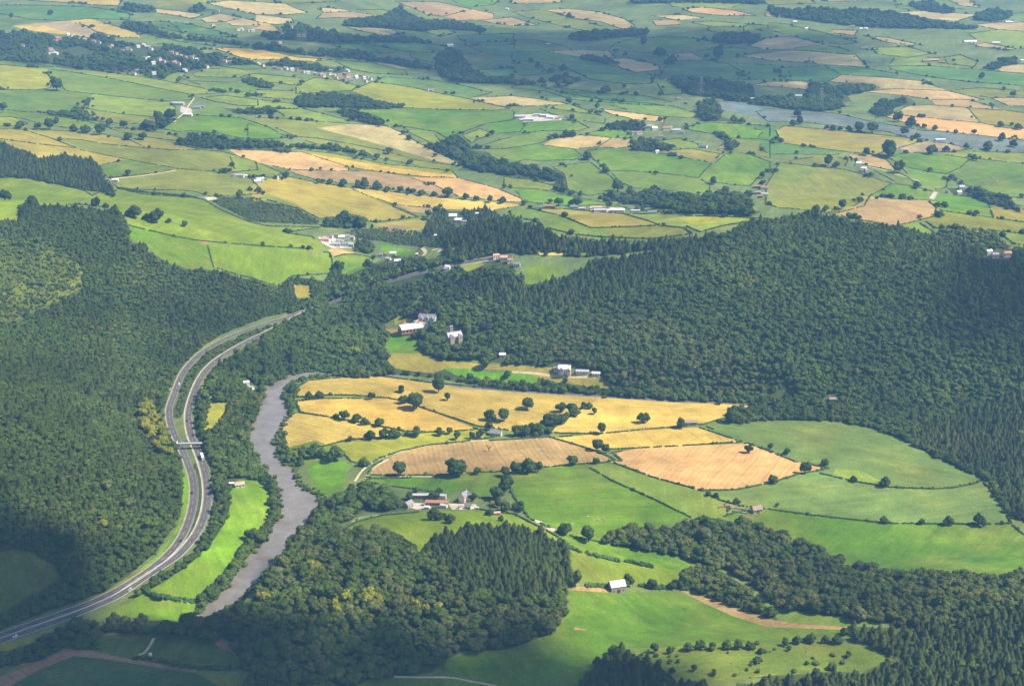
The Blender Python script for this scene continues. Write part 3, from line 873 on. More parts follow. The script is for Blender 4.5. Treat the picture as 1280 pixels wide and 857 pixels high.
# woods: species mix | spacing m | crown m | outline | holes kept clear are the 'c' fields and CLEAR
WOODS = '''
hillside|mixed|4.1|5.3|0|-60 270 -10 273 22 273 25 257 40 246 50 256 75 255 105 259 135 261 142 257 155 269 161 282 162 302 180 304 195 319 212 329 232 335 272 335 295 344 317 348 337 356 352 356 365 346 385 346 405 350 420 330 430 344 455 341 465 332 480 335 492 338 530 325 520 335 490 344 455 356 430 365 378 383 352 392 333 396 309 405 283 415 257 430 240 444 226 460 216 475 208 500 202 513 204 531 216 548 224 562 226 590 228 615 226 640 215 660 195 690 150 725 100 750 50 767 0 787 -60 806
riverbank|broad|5.0|7.8|0|350 404 362 385 400 366 440 352 470 342 482 340 487 352 530 347 534 352 520 375 500 392 488 402 480 405 487 417 480 435 487 445 492 462 490 468 470 468 445 470 415 466 405 462 382 463 362 468 335 479 328 485 328 502 317 522 310 532 309 547 318 570 330 587 345 605 350 625 347 645 336 660 332 675 318 685 293 716 282 735 260 752 246 766 246 755 250 742 273 722 285 705 298 687 320 664 330 654 338 640 339 622 328 607 316 601 300 598 286 606 284 615 285 635 281 653 269 671 251 691 231 709 204 727 170 746 140 762 128 767 160 745 200 716 230 700 252 677 263 655 266 637 268 615 264 592 258 570 252 557 244 540 242 525 243 510 246 503 252 488 257 475 265 463 277 451 295 439 313 429 330 420
median|scrub|6|4.5|0|226 522 232 505 236 492 242 478 252 462 268 449 290 436 320 421 345 406 345 402 310 414 285 425 262 437 245 453 232 468 226 482 222 500 217 510 216 522
road_belt|broad|5.5|7.5|0|436 350 470 326 500 322 525 320 560 322 600 316 640 320 642 345 600 352 560 352 535 346 500 356 470 366 440 376
ridge_beech|beech|4.8|7.4|0|640 430 680 412 720 400 780 396 830 405 900 412 940 440 945 490 900 496 860 496 800 488 760 478 740 462 690 452
ridge_crest|conifer|5.0|6.0|0|1090 284 1150 294 1200 308 1280 325 1340 330 1340 400 1250 390 1200 370 1150 330 1110 305
ridge_crest|conifer|5.0|6.0|0|920 286 960 279 1015 270 1060 276 1040 300 1000 306 960 300
hill_scrub|light|4.6|4.2|0|-40 302 20 300 40 297 60 302 82 315 100 330 105 345 100 360 75 375 50 385 20 400 -40 412
heath_scrub|light|9|3.4|0|790 835 800 812 840 806 900 804 970 804 1060 806 1085 808 1105 820 1112 826 1080 836 1000 840 960 846 900 850 840 842
median_hedge|scrub|3.2|3.4|0|243 578 248 586 252 600 254 618 251 640 243 662 236 674 231 668 238 655 245 637 247 616 246 600 241 584
slope_foot|broad|5.4|7.6|0|130 740 160 720 190 692 212 662 224 632 226 600 222 562 214 548 204 535 195 560 190 600 180 640 150 680 100 720 70 745 40 760 60 764 100 750
ridge|broad|4.7|7.3|0|500 390 530 372 528 345 545 338 575 340 600 345 640 338 655 354 668 358 690 352 710 342 735 335 745 322 790 318 830 308 870 300 885 290 905 290 940 275 960 277 985 271 1015 267 1060 274 1100 279 1122 281 1150 291 1167 296 1185 300 1260 310 1290 307 1340 320 1340 700 1300 672 1264 648 1256 640 1235 602 1210 590 1172 572 1150 560 1120 545 1085 534 1042 526 960 525 940 528 925 530 905 526 925 515 947 507 915 503 850 499 800 494 760 487 740 478 757 465 695 459 665 457 632 455 615 452 595 450 557 450 540 446 527 440 520 420 505 420
ridge_plantation|conifer|5.0|5.6|0|550 360 590 350 640 345 700 352 745 330 790 322 840 312 880 300 900 310 860 340 800 360 740 380 690 390 640 385 600 380
ridge_toe|conifer|5.0|5.6|0|1130 545 1190 520 1280 490 1340 480 1340 700 1264 645 1240 600 1200 580
knoll|warm|5.8|9.4|0|262 790 280 770 300 757 327 724 342 706 360 686 375 664 388 650 400 640 420 655 420 666 430 662 455 660 490 662 505 675 520 684 531 691 560 700 640 735 700 735 708 745 710 760 702 775 690 790 665 800 640 809 632 813 607 815 580 813 565 820 550 828 545 835 540 840 500 845 460 850 430 862 430 930 300 930 290 870 312 840 275 830 240 832 270 826 300 826 285 800 270 790
knoll_plantation|conifer|4.4|5.6|0|531 691 537 680 560 672 590 665 600 660 640 663 640 665 655 661 672 670 690 677 707 685 711 700 710 720 707 748 690 745 640 752 590 745 570 725 545 705
riverside_clump|broad|8.5|11|0|388 650 400 632 410 622 425 615 440 605 455 600 470 606 500 612 510 622 508 638 485 640 460 636 445 645 425 655 405 664
riverside_hedge|broad|7|7|0|384 612 394 618 398 628 404 634 410 622 425 610 440 604 450 598 458 604 445 606 425 618 412 630 398 640 394 628
right_bank|broad|7|8|0|357 482 352 495 360 505 368 512 366 500 375 488 372 480
right_bank_low|broad|6|6|0|346 545 347 566 357 580 372 586 378 578 366 566 358 550 356 538
row_of_trees|warm|6.5|11.5|0|127 775 150 768 190 765 220 768 228 778 240 770 275 772 290 785 270 800 230 796 190 792 130 790
roadside_thicket|warm|7.0|8.5|0|-60 830 0 815 30 805 60 790 100 770 125 775 120 800 140 815 115 812 80 810 50 825 -60 865
crop_edge|scrub|5.0|5.0|0|140 817 180 818 225 826 270 828 310 830 312 838 260 838 215 832 180 825 150 822
dell|warm|5.8|9.0|0|750 677 770 682 810 688 840 695 855 696 877 705 910 715 935 728 952 742 960 750 975 760 1010 765 1072 774 1110 780 1160 785 1205 780 1280 760 1340 750 1340 712 1280 714 1255 718 1205 715 1160 712 1097 710 1065 705 1040 690 1010 680 985 668 960 658 940 652 910 648 865 646 840 652 800 658 780 655 765 665
dell_conifers|conifer|5.0|5.6|0|1110 783 1160 780 1205 775 1280 755 1340 745 1340 930 915 930 920 853 960 845 997 842 1080 837 1115 827 1100 815 1085 805 1057 794 1060 783
hollow_strip|warm|5.0|6.6|0|852 713 870 702 890 708 910 718 927 730 952 750 977 770 970 775 927 762 890 747 860 735 850 725
bottom_copse|conifer|5.0|6.0|0|725 850 745 823 765 808 785 808 810 825 840 843 880 850 890 930 725 930
upper_plantation|conifer|5.6|6.4|0|-60 170 0 177 15 182 50 197 75 192 117 199 127 210 130 225 142 232 142 244 125 240 107 238 95 236 50 226 12 222 -60 222
young_plantation|light|5.5|4.5|0|265 252 275 246 320 246 335 252 355 256 377 263 399 276 397 281 330 278 312 276 287 263
mid_clump|broad|8|10|0|403 284 412 274 425 268 440 268 455 270 458 284 430 286
young_belt|light|5.0|4.5|0|430 290 445 286 480 284 520 288 545 296 560 305 548 310 520 308 500 306 480 302 460 300 445 297
village_screen|conifer|6.0|6.5|0|528 290 537 275 545 262 560 261 590 261 610 258 625 268 640 273 665 277 682 283 690 290 712 295 740 297 777 300 820 300 865 293 885 293 860 306 820 312 790 316 735 322 700 320 640 318 615 322 580 325 560 332 545 322 555 310
lane_trees|broad|8|9|0|440 300 455 296 462 300 468 312 462 318 450 316 440 312
lane_trees|broad|8|9|0|465 332 480 322 500 325 520 318 535 322 520 332 492 340
estate_trees|broad|8.5|11|0|500 430 505 421 520 421 530 412 548 412 556 428 580 430 600 438 640 455 590 450 557 450 540 446 527 438
far_strip|far|9|10|0|225 172 240 164 262 167 300 175 320 175 357 176 420 182 460 190 460 196 407 187 370 185 320 186 275 187 250 185 225 180
far_block|far|8.5|10|0|370 128 370 120 380 117 405 115 430 116 450 121 470 125 505 130 504 135 470 135 450 137 415 135 390 135 377 135
valley_wood|far|9|11|0|527 175 545 180 557 172 570 165 582 175 585 187 607 192 640 202 665 204 690 211 705 217 707 235 727 242 720 246 695 237 692 227 665 222 640 219 600 216 582 210 570 200 532 185
vale_wood|far|9|11|0|740 245 760 240 790 237 820 237 850 240 880 246 885 237 905 235 925 240 937 250 940 270 900 268 850 267 840 262 800 258 750 250
dark_wood|far|10|13|0|835 102 847 95 865 100 890 100 927 102 935 110 950 120 945 129 915 127 890 122 865 120 852 112
dark_wood|far|10|13|0|960 122 1005 115 1015 104 1032 102 1042 106 1090 106 1097 111 1077 117 1052 120 1050 137 1022 140 972 135 930 130 945 120
dark_wood|far|10|11|0|1090 140 1095 130 1110 125 1130 122 1135 128 1115 138 1110 146 1092 146
plain_wood|far|10|13|0|888 45 900 40 920 40 945 42 952 48 945 54 915 56 895 52
plain_wood|far|10|13|0|724 70 735 68 755 72 765 76 762 81 745 78 728 75
plain_wood|far|12|14|0|710 43 735 37 760 38 790 35 808 37 812 43 790 46 760 48 735 52 712 50
plain_wood|far|12|14|0|420 32 440 22 480 20 500 8 510 15 530 25 560 25 590 30 605 35 607 42 590 40 560 37 530 40 500 38 480 35 450 35 430 33
plain_wood|far|12|13|0|320 55 350 57 380 62 410 62 450 62 480 72 520 75 545 85 540 90 500 82 460 76 420 72 380 70 340 63 320 62
plain_wood|far|12|14|0|548 65 560 62 575 65 582 75 590 90 610 95 640 97 660 100 678 103 678 108 640 105 600 105 570 102 550 95 545 80
plain_wood|far|13|13|0|320 42 345 40 360 28 380 30 430 42 470 45 510 45 540 50 545 55 500 55 450 53 420 55 380 50 340 50
horizon_wood|far|13|14|0|960 8 990 10 1020 10 1050 12 1090 10 1120 15 1150 22 1190 28 1220 32 1240 38 1200 37 1160 36 1120 36 1080 34 1040 30 1000 25 965 20
horizon_wood|far|13|14|0|1215 25 1225 15 1245 10 1265 15 1262 24 1240 28
horizon_wood|far|13|14|0|1225 85 1240 75 1260 72 1275 72 1270 80 1240 88
horizon_wood|far|13|14|0|780 5 800 -5 880 -8 960 0 950 6 880 4
horizon_wood|far|13|14|0|1130 5 1160 0 1180 6 1200 16 1180 18 1150 14
lane_wood|far|12|12|0|145 32 165 25 180 28 205 40 230 45 260 45 290 50 320 55 320 60 290 56 250 52 210 48 180 42 150 35
lane_wood|far|13|13|0|150 8 165 2 190 8 193 15 175 17 152 13
lane_wood|far|12|12|0|200 10 235 12 250 5 262 10 250 16 220 15
village_copse|far|12|11|0|0 40 30 38 60 42 75 45 100 45 115 42 125 40 140 45 150 52 165 52 180 55 220 57 240 58 255 65 270 65 290 70 320 76 320 82 275 82 260 85 245 87 230 90 215 92 205 98 190 97 170 92 150 90 120 88 90 85 60 80 30 78 -30 70 -30 42
village_copse|far|11|11|0|322 78 360 74 400 80 425 84 430 90 400 90 360 86 330 84
far_copse|far|10|12|0|687 98 700 93 715 96 725 100 710 108 692 110
far_copse|far|9|10|0|757 155 770 148 790 150 810 152 818 160 805 165 780 163 760 162
far_copse|far|9|11|0|787 185 795 173 805 172 820 175 845 183 848 187 820 190 800 190
far_copse|far|9|11|0|868 140 875 128 890 120 898 130 905 145 895 152 878 152
far_copse|far|9|9|0|415 138 430 136 455 140 478 150 487 158 465 156 440 150 425 144
house_copse|far|8.5|10|0|1180 227 1197 230 1210 235 1227 235 1250 242 1265 247 1275 260 1280 268 1260 262 1240 256 1220 248 1205 246 1182 236
scrub_hill|light|7|7|0|1167 292 1185 282 1215 282 1235 287 1250 297 1267 307 1260 312 1220 306 1185 302
village_orchard|far|9|9|0|885 160 900 163 912 170 925 178 920 190 908 186 900 172
hedge_belt|far|9|9|0|60 139 80 136 95 142 108 148 118 152 100 150 85 147 62 144
hedge_belt|far|9|9|0|88 138 96 133 105 139 118 150 112 152 100 146
hedge_belt|far|9|9|0|165 158 185 154 205 150 220 146 224 142 215 155 200 162 170 162
house_copse|far|9|10|0|290 132 300 136 320 135 342 134 342 143 310 143 292 142
house_copse|far|9|9|0|300 98 315 95 330 98 345 108 330 112 305 104
river_line|broad|6.0|8.0|0|412 452 440 448 480 446 510 445 530 449 560 455 600 460 640 463 700 470 740 474 800 480 850 484 905 489 945 493 947 509 905 508 850 505 800 501 760 498 700 494 640 488 600 482 570 477 535 471 500 468 475 470 445 473 418 470
dip|broad|8|8|0|640 546 648 534 665 530 680 524 700 520 715 512 735 502 745 500 742 508 722 520 706 530 692 540 684 546 660 546
corner_copse|broad|8|9|0|900 530 910 516 920 512 945 512 960 508 965 524 935 526 915 528
'''
# ground that must stay visible from above: no trees whose crown would cover it
CLEAR = '''
0|488 354 500 347 530 336 532 342 505 354 490 358
0|408 380 426 371 428 376 412 383
0|495 412 505 400 526 398 545 390 548 400 530 408 520 414 500 418
0|556 428 556 410 565 406 580 412 578 424 566 430
0|692 466 695 452 718 452 724 460 752 462 752 470 720 470
0|622 446 634 440 636 446 626 448
0|300 478 304 472 322 482 320 490
0|393 312 396 288 445 290 445 302 420 313
0|468 326 472 316 500 314 502 328 480 332
0|522 322 530 308 552 308 555 318 540 324
0|553 342 556 330 566 330 566 338
0|560 275 562 264 575 264 582 280 576 285
0|590 326 620 318 645 316 645 326 640 335 600 332
0|1180 244 1184 232 1206 232 1208 243
0|498 640 500 618 592 612 596 638
0|284 608 286 597 306 596 308 606
0|1230 322 1234 313 1262 316 1262 325
0|1030 504 1034 492 1048 492 1048 502
0|960 512 960 506 966 508 966 514
0|170 50 180 42 200 60 170 70
0|60 65 75 58 80 72 62 75
0|80 62 100 58 120 66 100 70
0|600 330 604 322 650 318 650 326
'''

# hamlets and farms farther off: phrase, category, tile, name, then x y width wall roof of each building
SETS = [
    ('white-walled building of the big farm left of the wooded valley', 'building', 'F', 'cottage',
     '372 550 30 white_wall slate 400 545 26 white_wall tile_roof 428 556 34 white_wall white_roof 455 552 30 white_wall slate 480 556 26 white_wall grey_roof 398 590 50 white_wall grey_roof 440 590 46 grey_wall slate 470 592 40 grey_wall grey_roof 345 566 44 cream_wall pink_roof 420 575 40 grey_wall grey_roof'),
    ('white cottage in hamlet below the bright green paddock', 'house', 'F', 'cottage', '622 645 26 white_wall slate 645 640 22 white_wall tile_roof 685 640 34 white_wall white_roof 708 676 34 white_wall white_roof 662 664 30 cream_wall grey_roof 804 642 14 white_wall white_roof'),
    ('white house of the terrace in the conifer wood', 'house', 'F', 'villa', '985 450 44 white_wall white_roof 1012 470 40 white_wall white_roof 1040 478 28 cream_wall slate 1105 438 18 white_wall white_roof'),
    ('white house by the road junction in the woods', 'house', 'F', 'cottage', '958 706 30 white_wall white_roof 948 716 22 white_wall slate 900 548 18 white_wall white_roof'),
    ('pinkish building by the clearing in the wooded valley', 'building', 'F', 'cottage', '1240 660 40 cream_wall pink_roof 1200 650 36 cream_wall pink_roof 1270 672 30 cream_wall brown_roof 1305 692 34 white_wall slate'),
    ('farm building in row beyond the ochre field', 'building', 'G', 'farm_shed', '146 380 26 white_wall slate 190 398 60 brick_wall tile_roof 310 402 44 grey_wall slate 350 410 36 grey_wall grey_roof 425 405 56 cream_wall pink_roof 440 418 70 white_wall grey_roof 528 418 76 white_wall white_roof 615 424 50 grey_wall grey_roof 700 430 50 grey_wall slate'),
    ('red brick farm building at left of right-hand slopes', 'building', 'G', 'farm_shed', '1225 300 36 brick_wall tile_roof 1262 305 44 white_wall tile_roof 1228 330 36 brick_wall slate 1262 338 40 white_wall grey_roof 1240 350 30 brick_wall brown_roof'),
    ('white farm building right of the wooded ridge', 'building', 'H', 'cottage', '452 186 28 white_wall white_roof 478 212 30 white_wall white_roof 492 222 22 grey_wall slate 466 222 24 white_wall tile_roof'),
    ('white cottage in copse on the right slopes', 'house', 'H', 'cottage', '895 325 20 white_wall slate 955 330 28 white_wall white_roof 968 305 32 cream_wall grey_roof'),
    ('pale house on wooded slope at far right', 'house', 'H', 'cottage', '1104 630 34 white_wall white_roof 1135 646 36 cream_wall grey_roof 1195 640 44 cream_wall pink_roof 1192 660 36 cream_wall brown_roof'),
    ('house of the village behind the green fields', 'house', 'C', 'cottage', '610 672 26 white_wall slate 636 672 34 white_wall tile_roof 692 640 40 white_wall grey_roof 712 650 30 white_wall white_roof 772 650 44 cream_wall tile_roof 790 646 26 white_wall slate 822 660 46 white_wall grey_roof 850 668 26 white_wall slate 740 690 30 cream_wall tile_roof'),
    ('farm shed in long farmyard on the middle fields', 'shed', 'C', 'farm_shed', '40 590 60 grey_wall grey_roof 80 604 60 grey_wall metal_roof 125 580 40 grey_wall grey_roof 165 584 50 brick_wall metal_roof 190 592 40 white_wall white_roof 225 598 26 cream_wall tile_roof 245 592 30 white_wall slate'),
    ('white cottage beside lane on green slopes', 'house', 'C', 'cottage', '958 738 40 white_wall slate 1045 750 24 cream_wall tile_roof 725 766 20 white_wall white_roof'),
    ('pale cream shed at end of dry field track', 'shed', 'E', 'farm_shed', '577 268 36 cream_wall white_roof 540 266 24 cream_wall brown_roof'),
    ('grey farm shed near left edge of orange stubble', 'shed', 'E', 'farm_shed', '1195 244 60 white_wall grey_roof 1225 246 30 white_wall white_roof 1166 244 20 white_wall slate'),
    ('white house left of the ochre slope', 'house', 'F', 'cottage', '20 266 44 white_wall grey_roof 8 276 34 white_wall white_roof 102 254 24 white_wall slate'),
    ('grey ribbed shed of hillside farm', 'shed', 'A', 'farm_shed', '890 524 70 grey_wall grey_roof 868 522 26 white_wall metal_roof'),
    ('white shed below the hillside farm', 'shed', 'A', 'farm_shed', '940 580 50 white_wall white_roof 985 545 40 grey_wall slate 1010 540 30 grey_wall slate'),
    ('small white cottage on ridge of striped green fields', 'house', 'B', 'cottage', '855 456 22 white_wall tile_roof 880 458 24 white_wall slate'),
    ('lone white house on the far shaded fields', 'house', 'B', 'cottage', '970 234 34 white_wall white_roof 1130 280 22 brick_wall tile_roof 1255 50 22 white_wall white_roof'),
    ('house among purple-brown trees on the shaded plain', 'house', 'C', 'cottage', '225 425 26 brick_wall tile_roof 250 432 22 brick_wall tile_roof 180 228 26 brick_wall grey_roof 830 500 22 brick_wall slate 870 520 22 brick_wall slate'),
    ('white building beside dark wood on far plain', 'building', 'D', 'farm_shed', '152 486 36 white_wall white_roof -80 500 28 white_wall white_roof'),
    ('white shed among the bluish fields', 'shed', 'D', 'farm_shed', '860 706 56 white_wall metal_roof 450 662 20 brick_wall tile_roof 680 682 24 grey_wall slate'),
    ('tiny white house on the horizon plain at right', 'house', 'D', 'cottage', '135 116 22 white_wall white_roof 190 148 20 cream_wall white_roof 465 150 18 white_wall white_roof 490 150 20 white_wall white_roof 868 44 14 white_wall white_roof 425 138 20 white_wall slate'),
    ('reddish farm building on the far right plain', 'building', 'D', 'farm_shed', '790 310 40 brick_wall tile_roof 830 306 50 brick_wall pink_roof 870 316 36 brick_wall tile_roof 520 314 26 grey_wall slate 480 246 36 grey_wall slate'),
    ('white long shed near far right horizon', 'shed', 'D', 'farm_shed', '1010 214 70 cream_wall white_roof 1050 220 50 cream_wall tile_roof 1140 220 40 white_wall white_roof 1205 116 40 white_wall white_roof 1235 116 30 white_wall slate 1275 308 34 white_wall white_roof'),
]

# the two hillside villages: x y width
VILLA = [('A', 'tiny house among trees of the upper left hillside village', '290 195 30 280 210 26 300 208 22 115 232 16 255 250 26 262 262 30 280 270 30 245 268 22 425 200 22 470 210 22 500 215 20 545 238 26 560 230 20 615 256 18 640 245 22 655 250 20 690 235 24 720 228 22 740 238 30 755 248 26 725 292 26 748 292 24 765 318 28 800 300 22 820 310 24 840 320 30 870 318 34 895 322 24 905 282 18 930 290 18 960 290 22 985 300 20 1035 336 28 925 354 34 670 372 30 690 358 26 770 370 30 340 175 18 360 180 18 390 190 16 860 265 20 885 270 18 1065 128 24 1090 56 18 1190 150 26 1210 148 24 1245 156 26 1265 156 24 1125 308 26 1150 312 22'),
         ('B', 'tiny house in the long hillside village row', '15 322 22 35 330 26 55 320 22 95 342 24 120 348 26 150 345 30 180 350 26 205 352 22 235 362 24 260 366 24 300 372 26 325 378 26 340 382 20 370 372 26 390 380 26 400 390 24 420 378 24 445 372 26 460 385 30 475 378 22 500 388 26 520 380 24 540 392 28 560 388 22 575 396 24 440 400 26 480 404 26 550 408 24 375 356 20 460 356 22 215 182 22 240 180 26 130 172 22 155 130 18 180 138 16 120 216 22')]
# ------------------------------------------------------------------ ground: one triangulated sheet split along the traced outlines
EMPTY = bpy.data.objects.new('x', None); bpy.data.objects.remove(EMPTY)

fields = []
welded = []
wv = np.zeros((0, 2))


def weld(p):
    """snap a traced corner to a corner or an edge already traced (closes the slivers between neighbours)"""
    global wv
    if len(wv):
        d = np.linalg.norm(wv - p, axis=1)
        i = int(d.argmin())
        if d[i] < 3.0:
            return wv[i]
    for f in fields:
        P = f['px']
        lo, hi = f['bb']
        if p[0] < lo[0] - 3 or p[0] > hi[0] + 3 or p[1] < lo[1] - 3 or p[1] > hi[1] + 3:
            continue
        A = P
        B = np.roll(P, -1, 0)
        ab = B - A
        L = np.maximum((ab ** 2).sum(1), 1e-9)
        t = np.clip(((p - A) * ab).sum(1) / L, 0, 1)
        q = A + t[:, None] * ab
        d = np.linalg.norm(q - p, axis=1)
        i = int(d.argmin())
        if d[i] < 2.2:
            p = q[i]
            break
    wv = np.vstack([wv, p])
    return p


for line in FIELDS.strip().splitlines():
    tile, kind, flags, co = line.split('|')
    P = [weld(np.array(p)) for p in pts(tile, co)]
    Q = [P[0]]
    for p in P[1:]:
        if np.linalg.norm(p - Q[-1]) > 0.3:
            Q.append(p)
    P = np.array(Q)
    fields.append({'px': P, 'bb': (P.min(0), P.max(0)), 'kind': kind, 'flags': flags, 'tile': tile})

woods = []
for line in WOODS.strip().splitlines():
    name, mixn, sp, cw, tile, co = line.split('|')
    woods.append({'name': name, 'mix': mixn, 'sp': float(sp), 'cw': float(cw), 'px': np.array(pts(tile, co))})
clears = [np.array(pts(*l.split('|'))) for l in CLEAR.strip().splitlines()]


def smooth_line(P, n=6):
    P = np.asarray(P, float)
    out = []
    Q = np.vstack([2 * P[0] - P[1], P, 2 * P[-1] - P[-2]])
    for i in range(1, len(Q) - 2):
        a, b, c, d = Q[i - 1], Q[i], Q[i + 1], Q[i + 2]
        for s in range(n):
            t = s / n
            out.append(0.5 * ((2 * b) + (c - a) * t + (2 * a - 5 * b + 4 * c - d) * t * t + (3 * b - a - 3 * c + d) * t ** 3))
    out.append(P[-1])
    return np.array(out)


def offset_line(L, d):
    T = np.gradient(L, axis=0)
    T /= np.maximum(np.linalg.norm(T, axis=1)[:, None], 1e-9)
    return L + np.stack([-T[:, 1], T[:, 0]], 1) * d


def relax(L, n=6):
    L = L.copy()
    for _ in range(n):
        L[1:-1] = (L[:-2] + 2 * L[1:-1] + L[2:]) / 4
    return L


ROAD_A = [(640, 320), (600, 325), (562, 332), (526, 341), (492, 350), (455, 363), (425, 374), (400, 382), (376, 390), (352, 399), (333, 404), (309, 412), (283, 422), (258, 436), (241, 450), (230, 464), (223, 478), (218, 492), (213, 505), (211, 515), (213, 530), (219, 545), (227, 559), (235, 580), (241, 597), (242.5, 616), (240, 637), (232, 662), (220, 682), (200, 702), (172, 722), (140, 741), (105, 757), (60, 772), (0, 794), (-40, 809), (-90, 830)]
ROAD_B = [(392, 385), (372, 395), (345, 410), (323, 420), (305, 429), (287, 439), (269, 451), (257, 463), (249, 475), (243.5, 488), (238, 504), (235.5, 517), (236, 530), (239, 545), (244.5, 557), (251, 573), (257, 592), (260, 615), (257.5, 637), (250, 660), (237.5, 678), (220, 697), (200, 710), (175, 726), (150, 744), (125, 755), (100, 766), (57, 781), (0, 801), (-40, 816), (-90, 837)]
road_c = [relax(smooth_line(unproject(r), 5), 10) for r in (ROAD_A, ROAD_B)]
road_polys = []
for L in road_c:
    road_polys.append(np.vstack([offset_line(L, 3.9), offset_line(L, -3.9)[::-1]]))
TRACKS = [
    ('N', 2.6, '495 165 507 145 530 112 580 72 660 36 760 8 860 -14 960 -28 1060 -36 1200 -42'),
    ('N', 2.6, '552 152 560 125 600 88 660 55'),
    ('N', 2.2, '548 150 620 148 700 142 800 140 890 142'),
    ('N', 2.2, '480 368 510 352 560 338 640 332 700 322'),
    ('A', 3.0, '870 610 925 560 945 525 972 490'),
    ('E', 2.5, '520 258 600 250 720 238 880 212'),
    ('Q', 2.5, '690 700 720 690 745 660 770 615'),
    ('R', 1.6, '690 808 800 812 960 812 1060 828 1180 850 1300 880'),
    ('F', 5.0, '830 640 850 620 830 600 860 590'),
    ('F', 5.0, '880 610 930 600 910 620'),
    ('H', 2.5, '480 190 540 200 620 225 760 265'),
    ('J', 2.5, '1280 418 1420 428 1500 440 1700 445'),
]
tracks = []
for t, w, s in TRACKS:
    L = relax(smooth_line(unproject(pts(t, s)), 5), 3)
    tracks.append((L, np.vstack([offset_line(L, w / 2), offset_line(L, -w / 2)[::-1]])))
YARDS = [('N', '740 285 790 272 890 278 880 300 800 305'), ('F', '310 545 350 540 410 555 420 580 470 575 480 600 380 600 330 575'), ('N', '960 275 1100 280 1110 305 980 305'),
         ('C', '0 575 130 570 250 580 250 600 60 610'), ('J', '780 160 830 150 900 150 900 175 830 190'), ('J', '955 275 985 250 1030 240 1010 265 965 300'),
         ('A', '905 530 960 545 960 575 900 560'), ('G', '390 390 560 400 560 425 390 415'), ('F', '1000 690 1120 655 1280 635 1280 645 1160 665'), ('O', '110 355 150 365 155 378 120 370'),
         ('O', '170 395 215 400 215 415 180 412'), ('E', '510 250 560 255 560 270 510 265'), ('E', '1020 345 1080 345 1085 355 1040 362'),
         ('H', '805 350 830 318 850 322 830 358')]
yards = [unproject(densify(pts(t, s), 6)) for t, s in YARDS]
river_poly = np.vstack([offset_line(unproject(densify(RIVER_W, 6, False)), 0), offset_line(unproject(densify(RIVER_E, 6, False)), 0)[::-1]])
hidden = plane([(395, 468)] + RIVER_MID[-8:], 0.0)
river_hidden = np.vstack([offset_line(hidden, 3), offset_line(hidden, -3)[::-1]])

for f in fields:
    f['w'] = unproject(densify(f['px'], 9))

verts, edges = [], []


def constraint(W, closed=True, jump=160):
    n = len(W)
    o = len(verts)
    verts.extend([tuple(p) for p in W])
    for i in range(n if closed else n - 1):
        j = (i + 1) % n
        if np.linalg.norm(W[j] - W[i]) < jump * (1 + (abs(W[i][1]) / 3000) ** 2):
            edges.append((o + i, o + j))


for f in fields:
    constraint(f['w'])
for w in woods:
    if w['mix'] != 'far':
        constraint(unproject(densify(w['px'], 12)))
for P in road_polys + [t[1] for t in tracks] + yards + [river_poly, river_hidden]:
    constraint(P)


def grid(x0, x1, y0, y1, s, cond=None):
    X, Y = np.meshgrid(np.arange(x0, x1, s), np.arange(y0, y1, s))
    P = np.stack([X.ravel(), Y.ravel()], 1)
    P = P.astype(float) + rng.uniform(-0.15, 0.15, P.shape) * s
    if cond is not None:
        P = P[cond(P)]
    return P


G = [grid(-1500, 1500, 820, 2650, 27, lambda P: np.abs(P[:, 0]) < 0.42 * P[:, 1] + 280),
     grid(-3600, 3600, 2650, 8200, 70, lambda P: np.abs(P[:, 0]) < 0.42 * P[:, 1] + 400),
     grid(-10000, 10001, -2500, 14001, 500, lambda P: ~((np.abs(P[:, 0]) < 0.42 * P[:, 1] + 420) & (P[:, 1] > 800) & (P[:, 1] < 8200)))]
RINGX = [(-11000, -3000), (11000, -3000), (11000, 15000), (-11000, 15000)]
for g in G:
    verts.extend([tuple(p) for p in g])
verts.extend(RINGX)
cd = delaunay_2d_cdt([Vector(v) for v in verts], edges, [], 0, 0.02)
GV = np.array([(v.x, v.y) for v in cd[0]])
GF = np.array([tuple(f) for f in cd[2]], np.int32)
GZ = terrain(GV[:, 0], GV[:, 1])
V3 = np.column_stack([GV, GZ])
# upward facing
a, b, c = V3[GF[:, 0]], V3[GF[:, 1]], V3[GF[:, 2]]
flip = np.cross(b - a, c - a)[:, 2] < 0
GF[flip] = GF[flip][:, ::-1]
cen = V3[GF].mean(1)
cpx, _ = project(cen)
reg = np.full(len(GF), -1)
WOOD0 = 1000
for i, w in enumerate(woods):
    m = in_poly(cpx, w['px'])
    if w['name'] not in ('ridge_plantation', 'ridge_beech', 'ridge_crest', 'ridge_toe', 'knoll_plantation', 'slope_foot', 'estate_trees', 'median_hedge'):
        m &= in_poly(project(cen + [0, 0, w['cw'] * 0.6])[0], w['px'])
    reg[m] = WOOD0
for i, f in enumerate(fields):
    m = in_poly(cen[:, :2], f['w'])
    if 'c' not in f['flags']:
        pass
    reg[m] = i
for y in yards:
    reg[in_poly(cen[:, :2], y)] = 2003
reg[in_poly(cen[:, :2], river_hidden) | in_poly(cen[:, :2], river_poly)] = 2001
for L, P in tracks:
    reg[in_poly(cen[:, :2], P)] = 2002
for P in road_polys:
    reg[in_poly(cen[:, :2], P)] = 2000

bvh = BVHTree.FromPolygons([tuple(v) for v in V3], [tuple(f) for f in GF.tolist()])


def gz(x, y):
    h = bvh.ray_cast(Vector((x, y, 900)), Vector((0, 0, -1)))
    return h[0].z if h[0] is not None else 0.0


